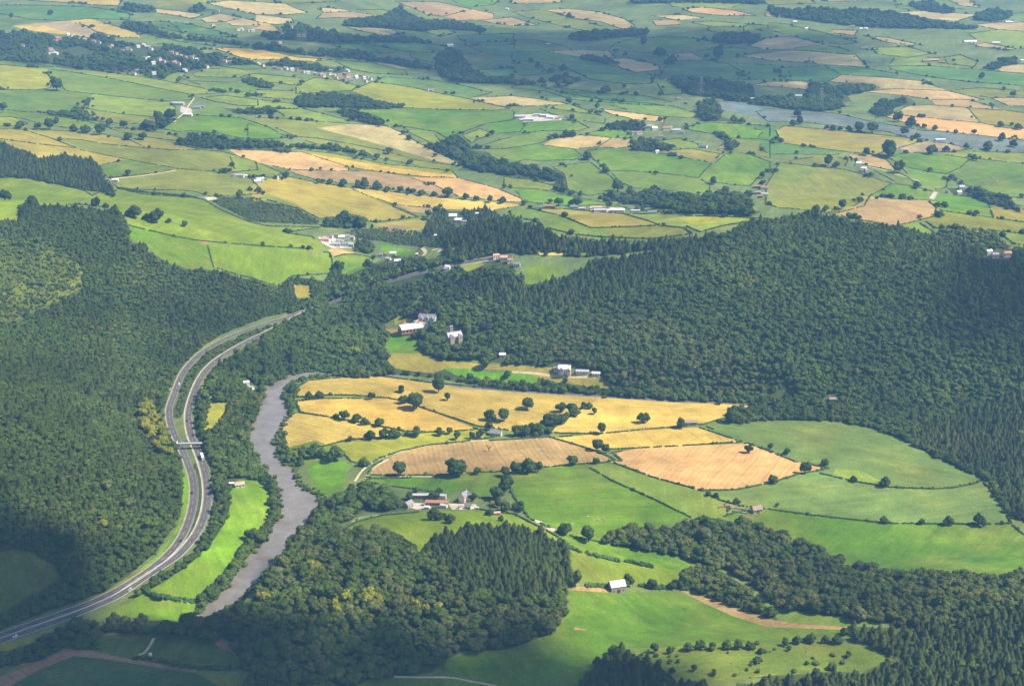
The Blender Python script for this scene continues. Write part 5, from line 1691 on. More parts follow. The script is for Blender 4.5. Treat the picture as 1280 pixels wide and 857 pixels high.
# ------------------------------------------------------------------ single trees
TREES = [
    ('pair of round trees at left end of upper golden field', 'J', '265 553 45 318 548 55'),
    ('small tree alone in the upper golden field', 'J', '725 520 50'),
    ('broad oak in the upper golden field near the river trees', 'J', '912 517 88'),
    ('small slender tree just below the oak in upper golden field', 'J', '957 560 45'),
    ('round tree on hedge between the two upper golden fields', 'J', '578 555 45'),
    ('large spreading oak on hedge between the upper golden fields', 'J', '802 603 105'),
    ('shrubby tree at foot of the large spreading oak', 'J', '735 575 55'),
    ('round tree on hedge between middle and lower golden fields', 'J', '400 650 34 440 660 58 502 668 58 543 682 45 615 690 58'),
    ('tree on lower edge of the lowest golden field', 'J', '470 765 34 570 757 60 640 750 60 690 748 70 715 708 24 758 740 30 805 740 62 918 735 52 968 728 40'),
    ('bushy tree in the yellow green strip by the track', 'J', '1005 755 42 1120 750 50 1080 752 40'),
    ('tree in riverside clump below the golden fields', 'J', '295 808 52 235 850 75 395 862 105 330 842 65 280 842 60'),
    ('dark round tree on the estate meadow', 'J', '1255 450 45 1152 393 72'),
    ('dark round tree below the white cottages', 'K', '265 478 32 310 505 28'),
    ('large round tree standing alone in upper golden field', 'K', '77 605 75'),
    ('tree in row down the dip between golden fields', 'K', '247 620 60 300 637 68 358 600 40 385 590 28 195 700 90 110 722 80 62 738 75 20 738 60'),
    ('big dark oak near the cream cottage in golden field', 'J', '1168 662 75 1240 665 72 1165 710 50'),
    ('small bush tree at left of right-hand golden field', 'K', '412 630 38'),
    ('oak standing in the middle of right-hand golden field', 'K', '654 672 66'),
    ('tree on the lower edge of right-hand golden field', 'K', '450 727 60'),
    ('round tree beside the small stone field barn', 'K', '843 698 62'),
    ('tall dark tree at corner of golden field by woods', 'K', '1145 640 72 1090 672 75'),
    ('tree where tan field meets golden strip', 'K', '425 812 75 470 825 55'),
    ('tree inside tan field on its lower side', 'O', '302 85 66'),
    ('bushy tree at right end of tan field hedge', 'O', '420 78 38'),
    ('tree in clump on lower edge of tan field', 'O', '20 122 80 78 122 88 130 118 60'),
    ('round tree on edge of orange stubble and green field', 'L', '12 525 36 92 550 45 285 610 50 185 647 64 22 695 56 -98 545 50'),
    ('tree on hedge across the large green fields', 'L', '427 688 42 585 715 66 825 720 14'),
    ('tree on lower hedge of the large green field', 'P', '580 40 50 768 50 32 900 52 56 1055 52 75'),
    ('round tree at lower edge of tan field above farm', 'N', '540 88 60 722 135 84 1000 140 120 1108 130 45'),
    ('tree among the farm buildings', 'N', '915 228 45 890 255 55 800 222 40 690 300 70 770 255 50 1085 262 45'),
    ('tree on the grass below the farm', 'N', '893 356 78 970 372 62 940 352 40 1062 425 76 1095 428 40 1140 410 40'),
    ('tree right of the farmhouse', 'N', '1168 335 52 1226 362 36 1245 318 70 1200 255 75 1250 205 92 1248 140 56 1210 300 50'),
    ('round tree in the green valley below the farm hill', 'O', '265 432 76 382 467 86 45 316 58 10 312 40'),
    ('dark tree left of the metal-roofed barn', 'O', '315 692 90'),
    ('leafy tree behind the metal-roofed barn', 'O', '577 692 78'),
    ('round tree on hedge right of metal-roofed barn', 'O', '700 702 56 797 702 46 845 700 40 870 695 40'),
    ('small tree by the stone barn', 'O', '980 238 34 1020 247 32 1122 277 38 1325 292 26'),
    ('tree on rough slope above bottom right conifers', 'S', '715 685 55 790 690 40 880 675 60 945 670 60 1000 672 55 1075 668 55 1130 668 60 1190 668 60 1230 740 50 1245 690 40 1010 800 35 910 780 40 800 790 36'),
    ('tree on upper edge of the rough slope', 'P', '85 655 50 145 645 55 215 640 60 190 640 40 285 640 50 345 640 60 380 600 50 400 715 40 195 745 25 105 680 30 450 630 55'),
    ('tree on bright pasture above left wooded hill', 'E', '25 362 64 165 392 60 125 437 60 480 402 60 530 402 36 575 442 52'),
    ('tree in row across bright pasture above left hill', 'E', '670 447 88 735 462 50 785 475 84 843 475 34 925 493 40'),
    ('lone round tree on dry field above left hill', 'E', '640 238 38'),
    ('small bush tree by scrubby bank above left hill', 'E', '690 308 16 775 312 16 1198 352 44 165 600 30'),
    ('tree on green fields below the hillside village', 'A', '285 455 76 255 75 36 57 92 30 418 137 20 15 552 48 285 617 42 430 665 58 500 675 58 550 625 40 618 640 42 715 700 50 640 700 58 785 594 42'),
    ('tree on hedge below village fields', 'A', '100 642 50 190 646 42 250 648 60 370 658 45 850 600 70 800 618 60 890 415 30 1240 485 36 820 640 60 740 645 70'),
    ('tree in line along brown and golden fields', 'F', '310 278 30 370 282 42 435 292 52 335 272 24 605 308 52 545 302 60 510 298 50 720 322 42 760 325 30 830 337 42 890 341 36 960 347 60 1050 358 36 1100 362 36'),
    ('tree on right end of orange stubble hedge', 'F', '1170 372 40 1233 377 42 1340 385 30'),
    ('tree on slope above yellow stubble field', 'F', '665 130 40 605 160 36 765 182 30 890 168 16 735 35 30 765 60 34'),
    ('dot of a tree on orange stubble boundary', 'F', '378 214 16 170 212 14 625 222 14 150 252 42 40 250 20 100 255 24'),
    ('tree in clump left of white hamlet', 'F', '360 492 56 440 482 92 515 500 76 580 500 22 35 585 22 175 595 22 265 610 26'),
    ('tree above the white house in woods', 'F', '920 402 30 858 396 18 840 396 14 860 445 40 905 430 50'),
    ('tree on lower edge of green by conifers', 'F', '410 712 60 430 690 30 560 700 50'),
    ('tree among green fields behind wooded ridge', 'G', '215 54 36 270 44 42 305 42 40 375 157 56 465 222 46 527 317 66 588 312 30 1005 280 46 1250 252 42 1180 345 50'),
    ('tree beside the row of farm sheds', 'G', '235 387 50 325 392 60 295 388 36 485 400 40'),
    ('small tree on shaded far plain', 'C', '285 517 38 425 547 32 470 467 56 560 442 26 740 482 32 285 92 32 1040 250 28 1127 292 28 930 212 24 960 207 26 975 292 36 1030 302 64 565 282 26'),
    ('tree on the shaded plain at its left', 'C', '95 322 32 130 347 42 255 357 46 200 367 36 240 430 50 330 410 40 270 400 40 150 420 46 60 425 50 20 430 40'),
    ('tree on right side of the shaded plain', 'C', '1110 614 46 1150 616 36 555 512 24 620 477 30 735 290 70 660 220 50 800 318 50 770 330 36 300 600 40'),
    ('tree beside the bluish field', 'D', '148 587 48 160 620 46 125 630 40 325 652 36 295 647 26 360 652 26 405 657 36 680 677 46 745 692 38 455 660 60 520 665 60'),
    ('tree along orange strip on the right plain', 'D', '940 667 30 1030 672 32 1250 647 46 835 652 32 780 642 30 715 637 60 650 610 60 1160 635 40 1170 705 50'),
    ('tree on the far right plain', 'D', '992 742 30 600 782 86 820 772 60 490 777 46 1030 802 36 1070 392 38 1225 485 36 1180 450 26 890 760 40 1100 750 60 1225 735 50'),
    ('tree on slopes right of wooded ridge', 'H', '370 405 52 288 413 36 240 424 50 340 417 32 452 367 30 860 445 42 745 297 46 655 225 66 300 190 60 340 195 40 605 145 90'),
]


def empty(name, loc, rz=0.0, s=(1, 1, 1)):
    o = bpy.data.objects.new(name, None)
    COL.objects.link(o)
    o.location = loc
    o.rotation_euler = (0, 0, rz)
    o.scale = s
    o.empty_display_size = 1
    return o


def copy_tree(o):
    c = o.copy()
    COL.objects.link(c)
    for ch in list(o.children):
        d = ch.copy()
        COL.objects.link(d)
        d.parent = c
    return c


tree_protos = []
for i, (t, c) in enumerate(bm_):
    root = empty('field_tree', (0, 0, 0))
    t.build('trunk', MAT['bark'], root)
    link('crown', mesh_from('crown', c[0], c[1], MAT['field_tree']), root)
    tree_protos.append(root)
first_use = [True] * len(tree_protos)
ntree = 0
for phrase, tile, s in TREES:
    v = [float(x) for x in s.split()]
    ox, oy = TILE[tile]
    for i in range(0, len(v), 3):
        px, py, wz = ox + v[i] / 4, oy + v[i + 1] / 4, v[i + 2] / 4
        x, y = at(px, py)
        z = gz(x, y)
        _, dep = project([(x, y, z)])
        w = max(2.5, wz * dep[0] / FPX)
        if not (-40 < px < 1320 and -20 < py < 880):
            continue
        k = random.randrange(len(tree_protos))
        o = tree_protos[k] if first_use[k] else copy_tree(tree_protos[k])
        first_use[k] = False
        o.location = (x, y, z)
        o.rotation_euler = (0, 0, random.uniform(0, 6.28))
        o.scale = (w * 0.48 * random.uniform(0.88, 1.12), w * 0.48 * random.uniform(0.88, 1.12), w * 0.55 * random.uniform(0.88, 1.15))
        thing(o, phrase, 'tree', 'single trees in fields and hedges', px, py)
        ntree += 1
print('TREES', ntree, 'HEDGES', len(hedge_lines), 'FAR TREES', len(far_trees))


def special_tree(name, phrase, px, py, w, mat, proto=0):
    x, y = at(px, py)
    root = empty(name, (x, y, gz(x, y)), 1.0 + px)
    t, c = bm_[proto]
    t.build('trunk', MAT['bark'], root)
    link('crown', mesh_from('crown', c[0], c[1], mat), root)
    root.scale = (w * 0.5, w * 0.5, w * 0.5)
    thing(root, phrase, 'tree', None, px, py)


special_tree('yellow_tree', 'bright yellow tree alone in the dark left hillside', 128, 659, 11, MAT['yellow'], 2)
special_tree('olive_tree', 'broad yellowish tree in the left hillside near the road', 160, 634, 15, MAT['light'], 0)
special_tree('olive_tree', 'pale olive tree above the broad yellowish one on left hillside', 134, 612, 13, MAT['light'], 1)
special_tree('yellow_tree', 'lime yellow tree in wood left of the estate lawn', 443, 444, 15, MAT['yellow'], 1)
special_tree('copper_beech', 'dark purple copper beech behind the white hall', 525, 397, 18, MAT['copper'], 3)
special_tree('copper_beech', 'dark purple tree right of the grey mansion', 605, 414, 17, MAT['copper'], 0)
special_tree('flowering_bush', 'bright yellow bush right of the farm', 615, 632, 6, MAT['yellow'], 2)
# the dead tree in the tan field
x, y = at(611, 564)
root = empty('dead_tree', (x, y, gz(x, y)))
m = MB()
m.tube((0, 0, -0.3), (0.1, 0, 3.2), 0.45, 0.3, 7)
m.build('trunk', MAT['bare'], root)
m = MB()
rr = random.Random(5)
for i in range(16):
    a = i * 0.7
    z0 = rr.uniform(2.2, 3.2)
    e = (rr.uniform(1.5, 3.4) * math.cos(a), rr.uniform(1.5, 3.4) * math.sin(a), z0 + rr.uniform(1.5, 4))
    m.tube((0.1, 0, z0), e, 0.2, 0.08, 5)
    for j in range(3):
        m.tube(e, (e[0] + rr.uniform(-1.2, 1.2), e[1] + rr.uniform(-1.2, 1.2), e[2] + rr.uniform(0, 1.4)), 0.09, 0.04, 4)
m.build('branches', MAT['bare'], root)
thing(root, 'bare brown dead tree alone in the tan field', 'tree', None, 611, 564)

if far_trees:
    ft = np.array(far_trees)
    pf, _ = project(np.column_stack([ft, terrain(ft[:, 0], ft[:, 1])]))
    keep = np.ones(len(ft), bool)
    for q in clears:
        keep &= ~in_poly(pf, q)
    ft = ft[keep]
    w = rng.uniform(5, 11, len(ft))
    scatter('hedgerow_trees', 'far', np.column_stack([ft, terrain(ft[:, 0], ft[:, 1])]), w * 0.48, w * 0.46, 'small dark hedgerow trees dotted along the far field edges')
# ------------------------------------------------------------------ buildings
def gable_house(name, phrase, cat, px, py, w, d, h, rot, wall, roof, pitch=0.75, chim=1, win=(3, 2), door=True, group=None, wings=(), flat=False, barn=False):
    x, y = at(px, py)
    z = gz(x, y)
    root = empty(name, (x, y, z), R(rot))
    m = MB()
    rise = d / 2 * pitch
    b = 0.35
    m.prism([(-d / 2, -1.5), (d / 2, -1.5), (d / 2, h), (0, h + rise), (-d / 2, h)], -w / 2, w / 2)
    # turn the prism so that the ridge runs along x
    m.v = [(q[1], -q[0], q[2]) for q in m.v]
    m.f = [tuple(f) for f in m.f]
    for (wx, ww, wd, wh) in wings:
        r2 = ww / 2 * pitch
        k = MB()
        k.prism([(wx - ww / 2, -1.5), (wx + ww / 2, -1.5), (wx + ww / 2, wh), (wx, wh + r2), (wx - ww / 2, wh)], -d / 2 - wd, 0)
        m.add(k.v, k.f)
    m.build('wall', MAT[wall], root)
    q = MB()
    t = 0.22
    ov = 0.4
    sl = math.hypot(d / 2, rise)
    nx, nz = rise / sl, (d / 2) / sl
    for s in (-1, 1):
        e = (s * (d / 2 + ov), h - ov * pitch)
        r = (0.0, h + rise)
        prof = [(e[0] + s * nx * 0.03, e[1] + nz * 0.03), (r[0], r[1] + 0.03), (r[0], r[1] + t), (e[0] + s * nx * t, e[1] + nz * t)]
        k = MB()
        k.prism(prof, -w / 2 - ov, w / 2 + ov)
        q.add([(v[1], -v[0], v[2]) for v in k.v], k.f)
    for (wx, ww, wd, wh) in wings:
        r2 = ww / 2 * pitch
        for s in (-1, 1):
            k = MB()
            e = (wx + s * (ww / 2 + 0.3), wh - 0.3 * pitch + 0.03)
            k.prism([e, (wx, wh + r2 + 0.03), (wx, wh + r2 + t), (e[0], e[1] + t)], -d / 2 - wd - 0.3, 0)
            q.add(k.v, k.f)
    rf = q.build('roof', MAT[roof], root)
    for i in range(chim):
        k = MB()
        cx = (-w / 2 + 0.8) if i == 0 else (w / 2 - 0.8) if i == 1 else 0.0
        k.box(cx - 0.45, cx + 0.45, -0.4, 0.4, h + rise - 0.8, h + rise + 1.5)
        k.box(cx - 0.2, cx + 0.2, -0.18, 0.18, h + rise + 1.5, h + rise + 2.0)
        k.build('chimney', MAT['brick_wall' if wall != 'stone_wall' else 'stone_wall'], rf)
    nw, nf = win
    for f in range(nf):
        for i in range(nw):
            cx = -w / 2 + w * (i + 0.5) / nw
            if door and f == 0 and i == nw // 2:
                continue
            if any(abs(cx - a) < bb / 2 for a, bb, _, _ in wings):
                continue
            zc = 1.0 + f * 2.6
            if zc + 1.3 > h:
                continue
            k = MB()
            k.box(cx - 0.55, cx + 0.55, -d / 2 - 0.06, -d / 2 + 0.1, zc, zc + 1.3)
            k.build('window', MAT['window'], root)
    for (wx, ww, wd, wh) in wings:
        k = MB()
        k.box(wx - 0.6, wx + 0.6, -d / 2 - wd - 0.06, -d / 2 - wd + 0.1, wh - 1.8, wh - 0.4)
        k.build('window', MAT['window'], root)
    if door:
        k = MB()
        cx = -w / 2 + w * (nw // 2 + 0.5) / max(nw, 1)
        dw = 1.6 if barn else 0.5
        k.box(cx - dw, cx + dw, -d / 2 - 0.08, -d / 2 + 0.1, -0.2, 3.0 if barn else 2.1)
        k.build('door', MAT['door'], root)
    thing(root, phrase, cat, group, px, py)
    return root


def metres(px, py, wz):
    x, y = at(px, py)
    _, dep = project([(x, y, gz(x, y))])
    return wz / 4 * dep[0] / FPX


def B(name, phrase, cat, tile, x, y, wz, ratio, h, rot, wall, roof, **kw):
    ox, oy = TILE[tile]
    px, py = ox + x / 4, oy + y / 4
    w = metres(px, py, wz)
    return gable_house(name, phrase, cat, px, py, w, w * ratio, h, rot, wall, roof, **kw)


SH = dict(chim=0, win=(0, 0), door=False, pitch=0.4)
# lone farm buildings in the foreground
B('barn', 'stone field barn with bright metal roof on green slope', 'barn', 'S', 524, 378, 76, 0.72, 5.6, 17, 'stone_wall', 'metal_roof', chim=0, win=(3, 1), door=True, pitch=0.8, barn=True)
B('stone_barn', 'ruined stone barn with brown roof above dark wood', 'barn', 'O', 1222, 318, 52, 0.6, 3.6, 24, 'stone_wall', 'brown_roof', chim=0, win=(3, 1), door=True, pitch=0.95, barn=True)
B('cottage', 'cream cottage with grey roof among golden fields', 'house', 'J', 1200, 735, 56, 0.55, 3.6, -14, 'cream_wall', 'slate', chim=2, win=(4, 1), pitch=0.9)
B('barn', 'low stone field barn at edge of right-hand golden field', 'barn', 'K', 893, 680, 62, 0.45, 3.0, 4, 'stone_wall', 'brown_roof', chim=0, win=(4, 1), barn=True, pitch=0.6)
# riverside farm
B('barn', 'long grey-roofed brick barn at back of riverside farm', 'barn', 'N', 826, 248, 88, 0.2, 3.6, 0, 'brick_wall', 'grey_roof', chim=0, win=(6, 1), pitch=0.7)
B('farm_shed', 'grey shed at back right of riverside farm', 'shed', 'N', 930, 252, 42, 0.45, 4.0, -10, 'cream_wall', 'grey_roof', **SH)
B('barn', 'red-roofed cow barn in middle of riverside farm', 'barn', 'N', 905, 284, 115, 0.22, 3.2, -3, 'brick_wall', 'tile_roof', chim=0, win=(7, 1), pitch=0.7)
B('farm_shed', 'white-walled shed in front of red barn at farm', 'shed', 'N', 940, 298, 34, 0.6, 2.8, -20, 'white_wall', 'grey_roof', **SH)
B('barn', 'grey hipped barn at left end of riverside farm', 'barn', 'N', 762, 296, 46, 0.7, 4.2, 55, 'stone_wall', 'slate', chim=0, win=(2, 1), pitch=0.8)
B('farmhouse', 'tall stone farmhouse with cream end wall and chimneys', 'house', 'N', 1040, 262, 52, 0.62, 6.2, 62, 'cream_wall', 'slate', chim=2, win=(4, 2), pitch=1.0, wings=((3, 5, 3, 5.6),))
B('outbuilding', 'small slate outbuilding below the tall farmhouse', 'shed', 'N', 1062, 302, 36, 0.55, 2.8, -30, 'cream_wall', 'slate', chim=0, win=(2, 1), pitch=0.9)
B('outbuilding', 'tiny cream hut at right end of farm row', 'shed', 'N', 1103, 306, 22, 0.6, 2.4, 0, 'cream_wall', 'grey_roof', **SH)
B('outbuilding', 'small pale lean-to left of the slate outbuilding', 'shed', 'N', 1022, 302, 20, 0.7, 2.6, 30, 'white_wall', 'brown_roof', **SH)
B('farm_shed', 'reddish shed among bushes right of farm', 'shed', 'N', 1205, 332, 30, 0.6, 2.4, 10, 'brick_wall', 'pink_roof', **SH)
B('caravan', 'pale caravan left of the farm yard', 'caravan', 'N', 855, 302, 26, 0.5, 2.3, -12, 'cream_wall', 'white_roof', **dict(SH, pitch=0.15))
# meadow, riverbank
B('bungalow', 'pink-roofed white bungalow at top of bright river meadow', 'house', 'M', 1198, 188, 46, 0.6, 2.8, 20, 'white_wall', 'pink_roof', chim=1, win=(3, 1))
B('outbuilding', 'white shed left of the pink-roofed bungalow', 'shed', 'M', 1160, 182, 24, 0.5, 2.2, 0, 'white_wall', 'white_roof', **SH)
B('boathouse', 'cream hut in trees above the river bend', 'hut', 'I', 1230, 480, 28, 0.8, 3, 30, 'cream_wall', 'white_roof', **SH)
B('boathouse', 'grey-white hut nearest the river bend', 'hut', 'I', 1254, 503, 34, 0.5, 2.6, -35, 'white_wall', 'grey_roof', **SH)
# the estate
B('manor_house', 'gabled white manor house behind the curved hall', 'mansion', 'J', 858, 172, 84, 0.4, 7, -8, 'white_wall', 'slate', chim=3, win=(6, 2), pitch=1.0, wings=((-7, 5, 3.5, 7), (0, 5, 3, 7.4), (7, 5, 3.5, 7)))
B('manor_wing', 'low pale wing between manor house and hall', 'mansion', 'J', 830, 190, 40, 0.45, 4, 20, 'white_wall', 'pink_roof', chim=1, win=(3, 1))
B('stone_mansion', 'grey stone mansion with gables among estate trees', 'mansion', 'J', 990, 266, 76, 0.5, 7.5, 28, 'stone_wall', 'grey_roof', chim=3, win=(5, 2), pitch=1.0, wings=((-6, 5.5, 4, 8), (5, 5.5, 4, 7.5)))
B('tower_house', 'pale tower at back of the grey stone mansion', 'tower', 'J', 975, 225, 15, 0.9, 9, 28, 'stone_wall', 'slate', chim=0, win=(1, 3), door=False, pitch=0.5)
B('lodge', 'small white lodge in trees right of grey mansion', 'house', 'J', 1232, 342, 30, 0.6, 3, 0, 'white_wall', 'white_roof', chim=0, win=(3, 1))
B('villa', 'big white gabled cottage at foot of wooded ridge', 'house', 'K', 262, 420, 62, 0.5, 5.5, -6, 'white_wall', 'white_roof', chim=2, win=(5, 2), pitch=0.95, wings=((-3, 5, 3, 5.2), (5, 4, 2.5, 5)))
B('cottage', 'small white cottage left of big white gabled cottage', 'house', 'K', 222, 410, 26, 0.7, 3.2, 0, 'white_wall', 'slate', chim=1, win=(2, 1))
B('outbuilding', 'long low white outbuilding at foot of ridge', 'shed', 'K', 352, 424, 64, 0.3, 2.6, -6, 'white_wall', 'grey_roof', chim=0, win=(4, 1))
B('outbuilding', 'low white stable right end at ridge foot', 'shed', 'K', 420, 434, 40, 0.4, 2.6, -4, 'white_wall', 'white_roof', chim=0, win=(3, 1))
B('cottage', 'red-brown cottage among trees at ridge foot right', 'house', 'L', 322, 285, 34, 0.55, 3.0, 0, 'stone_wall', 'brown_roof', chim=1, win=(3, 1))
# hall with a curved white roof
px, py = 320 + 772 / 4, 360 + 212 / 4
x, y = at(px, py)
root = empty('concert_hall', (x, y, gz(x, y)), R(24))
m = MB()
w, d = metres(px, py, 112), 15
m.box(-w / 2, w / 2, -d / 2, d / 2, -1.5, 4.2)
m.build('wall', MAT['brick_wall'], root)
m = MB()
prof = []
for i in range(13):
    a = math.pi * i / 12
    prof.append((-(d / 2 + 0.5) * math.cos(a), 4.23 + 4.2 * math.sin(a)))
k = MB()
k.prism(prof, -w / 2 - 0.5, w / 2 + 0.5)
m.add([(v[1], -v[0], v[2]) for v in k.v], k.f)
m.build('roof', MAT['white_roof'], root)
for i in range(6):
    k = MB()
    cx = -w / 2 + w * (i + 0.5) / 6
    k.box(cx - 1.3, cx + 1.3, -d / 2 - 0.06, -d / 2 + 0.1, 0.6, 3.2)
    k.build('window', MAT['window'], root)
thing(root, 'curved bright white-roofed hall beside the estate lawn', 'hall', None, px, py)

# hamlets and farms farther off: (phrase, category, tile, buildings x y width wall roof)
for phrase, cat, tile, name, s in SETS:
    v = s.split()
    for i in range(0, len(v), 5):
        X, Y, wz = float(v[i]), float(v[i + 1]), float(v[i + 2])
        rt = random.uniform(-28, 28) if name == 'cottage' else random.uniform(-14, 8)
        near = TILE[tile][1] > 150
        B(name, phrase, cat, tile, X, Y, wz * 0.9, random.uniform(0.42, 0.6) if wz < 45 else 0.36, 4.2 if name != 'farm_shed' else 3.6, rt, v[i + 3], v[i + 4],
          chim=1 if name != 'farm_shed' else 0, win=(3, 2) if near and name != 'farm_shed' else (0, 0), door=near and name != 'farm_shed', pitch=0.85 if name != 'farm_shed' else 0.45, group='far farm and village buildings')

# the two hillside villages
wl = ['white_wall', 'white_wall', 'cream_wall', 'white_wall', 'brick_wall']
rl = ['slate', 'tile_roof', 'brown_roof', 'white_roof', 'grey_roof', 'tile_roof']
for tile, phrase, s in VILLA:
    v = [float(t) for t in s.split()]
    for i in range(0, len(v), 3):
        B('cottage', phrase, 'house', tile, v[i], v[i + 1] + 4, v[i + 2] * 0.8, random.uniform(0.5, 0.7), 4.4, random.uniform(-60, 60), random.choice(wl), random.choice(rl), chim=0, win=(0, 0), door=False, group='houses of the far hillside villages')

# stone yard walls by the ruined barn
for i, (t, s, ph) in enumerate([('O', '1032 300 1060 296 1092 298 1092 308', 'broken brick wall left of the ruined stone barn'), ('O', '1095 302 1150 306 1180 316', 'low stone yard wall running to the ruined barn'), ('O', '1100 315 1150 325 1180 328', 'low lower yard wall beside the ruined barn')]):
    L = unproject(densify(pts(t, s), 5, False))
    m = MB()
    for a, b in zip(L[:-1], L[1:]):
        z = float(terrain(a[0], a[1])[0])
        n = np.array([-(b - a)[1], (b - a)[0]])
        n = n / max(np.linalg.norm(n), 1e-6) * 0.3
        hh = (2.2 if i == 0 else 1.2)
        e = b + (b - a) * 0.05
        m.add([(*(a + n), z - 0.5), (*(a - n), z - 0.5), (*(e - n), z - 0.5), (*(e + n), z - 0.5), (*(a + n), z + hh), (*(a - n), z + hh), (*(e - n), z + hh), (*(e + n), z + hh)],
              [(0, 1, 2, 3), (4, 7, 6, 5), (0, 4, 5, 1), (1, 5, 6, 2), (2, 6, 7, 3), (3, 7, 4, 0)])
    o = m.build('stone_wall', MAT['brick_wall' if i == 0 else 'stone_wall'])
    thing(o, ph, 'wall', None, 900, 630)

# ------------------------------------------------------------------ the road: verges, markings, barriers, bridge, signs, traffic
def ribbon(L, a, b, z, mat, name, skip=None):
    A, Bq = offset_line(L, a), offset_line(L, b)
    V, F = [], []
    for i in range(len(L)):
        for q in (A[i], Bq[i]):
            V.append((q[0], q[1], gz(q[0], q[1]) + z))
        if i and not (skip and skip(i)):
            F.append((2 * i - 2, 2 * i - 1, 2 * i + 1, 2 * i))
    return V, F


def fine(L, step=3.0):
    out = [L[0]]
    for a, b in zip(L[:-1], L[1:]):
        k = max(1, int(np.linalg.norm(b - a) / step))
        for s in range(1, k + 1):
            out.append(a + (b - a) * s / k)
    return np.array(out)


road_f = [fine(L) for L in road_c]
V, F = [], []
for L in road_f:
    for a, b, sk in ((3.5, 3.32, None), (-3.32, -3.5, None), (0.08, -0.08, lambda i: i % 4 >= 2)):
        v, f = ribbon(L, a, b, 0.15, None, None, sk)
        o = len(V)
        V += v
        F += [tuple(i + o for i in q) for q in f]
struct(link('road_markings', mesh_from('road_markings', V, F, MAT['paint'])))
V, F = [], []
for L, side in ((road_f[0], 1), (road_f[1], 1)):
    for sgn in (1, -1):
        s = project(np.column_stack([L, np.full(len(L), 8.0)]))[0]
        pass
for k, L in enumerate(road_f):
    # the line runs towards the camera: +offset lies on the right bank of the travel direction, -offset on the hill side
    v, f = ribbon(L, -3.9, -5.3 if k == 1 else -4.6, 0.25, None, None)
    o = len(V)
    V += v
    F += [tuple(i + o for i in q) for q in f]
struct(link('road_verge', mesh_from('road_verge', V, F, MAT['concrete'])))


def barrier(L, off, i0, i1, phrase, dash):
    P = offset_line(L, off)
    root = empty('crash_barrier', (P[i0][0], P[i0][1], gz(*P[i0])))
    o = np.array(root.location)
    m, q = MB(), MB()
    for i in range(i0, i1):
        a, b = P[i], P[i + 1]
        za, zb = gz(*a), gz(*b)
        if i % 5 == 0:
            q.box(a[0] - 0.12 - o[0], a[0] + 0.12 - o[0], a[1] - 0.12 - o[1], a[1] + 0.12 - o[1], za - 0.3 - o[2], za + 0.75 - o[2])
        t = (b - a) / max(np.linalg.norm(b - a), 1e-6)
        n = np.array([-t[1], t[0]]) * (0.1 if not dash or i % 6 < 4 else 0.06)
        A0, A1, B0, B1 = a + n - o[:2], a - n - o[:2], b + n - o[:2], b - n - o[:2]
        m.add([(*A0, za + 0.35 - o[2]), (*A1, za + 0.35 - o[2]), (*B1, zb + 0.35 - o[2]), (*B0, zb + 0.35 - o[2]), (*A0, za + 0.85 - o[2]), (*A1, za + 0.85 - o[2]), (*B1, zb + 0.85 - o[2]), (*B0, zb + 0.85 - o[2])],
              [(0, 1, 2, 3), (4, 7, 6, 5), (0, 4, 5, 1), (1, 5, 6, 2), (2, 6, 7, 3), (3, 7, 4, 0)])
    m.build('rail', MAT['steel'], root)
    q.build('post', MAT['steel'], root)
    thing(root, phrase, 'barrier', None, *project([(P[i0][0], P[i0][1], 8)])[0][0])


pA = project(np.column_stack([road_f[0], np.full(len(road_f[0]), 8.0)]))[0]
pB = project(np.column_stack([road_f[1], np.full(len(road_f[1]), 8.0)]))[0]


def idx_at(p, x, y):
    return int(np.argmin((p[:, 0] - x) ** 2 + (p[:, 1] - y) ** 2))


barrier(road_f[0], 4.5, idx_at(pA, 237, 584), idx_at(pA, 0, 794), 'pale crash barrier along inner side of the left carriageway', True)
barrier(road_f[1], 4.5, idx_at(pB, 252, 576), idx_at(pB, 0, 801), 'pale crash barrier along outer side of the right carriageway', True)

# bridge over both carriageways
bx0, by0 = at(226, 561)
bx1, by1 = at(259, 560)
ang = math.atan2(by1 - by0, bx1 - bx0)
Lb = math.hypot(bx1 - bx0, by1 - by0) + 4
cx, cy = (bx0 + bx1) / 2, (by0 + by1) / 2
root = empty('road_bridge', (cx, cy, gz(cx, cy)), ang)
m = MB()
m.box(-Lb / 2, Lb / 2, -2.0, 2.0, 5.4, 6.0)
m.build('deck', MAT['grey_wall'], root)
for s in (-1, 1):
    m = MB()
    m.box(-Lb / 2, Lb / 2, s * 2.0 - 0.15, s * 2.0 + 0.15, 6.003, 6.8)
    m.build('parapet', MAT['grey_wall'], root)
for xx in (-Lb / 2 + 0.6, -1.0, Lb / 2 - 0.6):
    m = MB()
    m.box(xx - 0.4, xx + 0.4, -1.5, 1.5, -1.0, 5.397)
    m.build('pier', MAT['grey_wall'], root)
thing(root, 'pale concrete bridge crossing over both carriageways', 'bridge', None, 245, 560)


def road_pose(k, x, y, side):
    L, p = (road_f[0], pA) if k == 0 else (road_f[1], pB)
    i = min(max(idx_at(p, x, y), 1), len(L) - 2)
    t = L[i + 1] - L[i - 1]
    t /= np.linalg.norm(t)
    n = np.array([-t[1], t[0]])
    q = L[i] + n * side
    return q[0], q[1], gz(q[0], q[1]) + 0.16, math.atan2(t[1], t[0])


def wheels(root, xs, y, r):
    for wx in xs:
        for s in (-1, 1):
            m = MB()
            m.tube((wx, s * y - 0.12, r), (wx, s * y + 0.12, r), r, r, 12)
            m.build('wheel', MAT['rubber'], root)


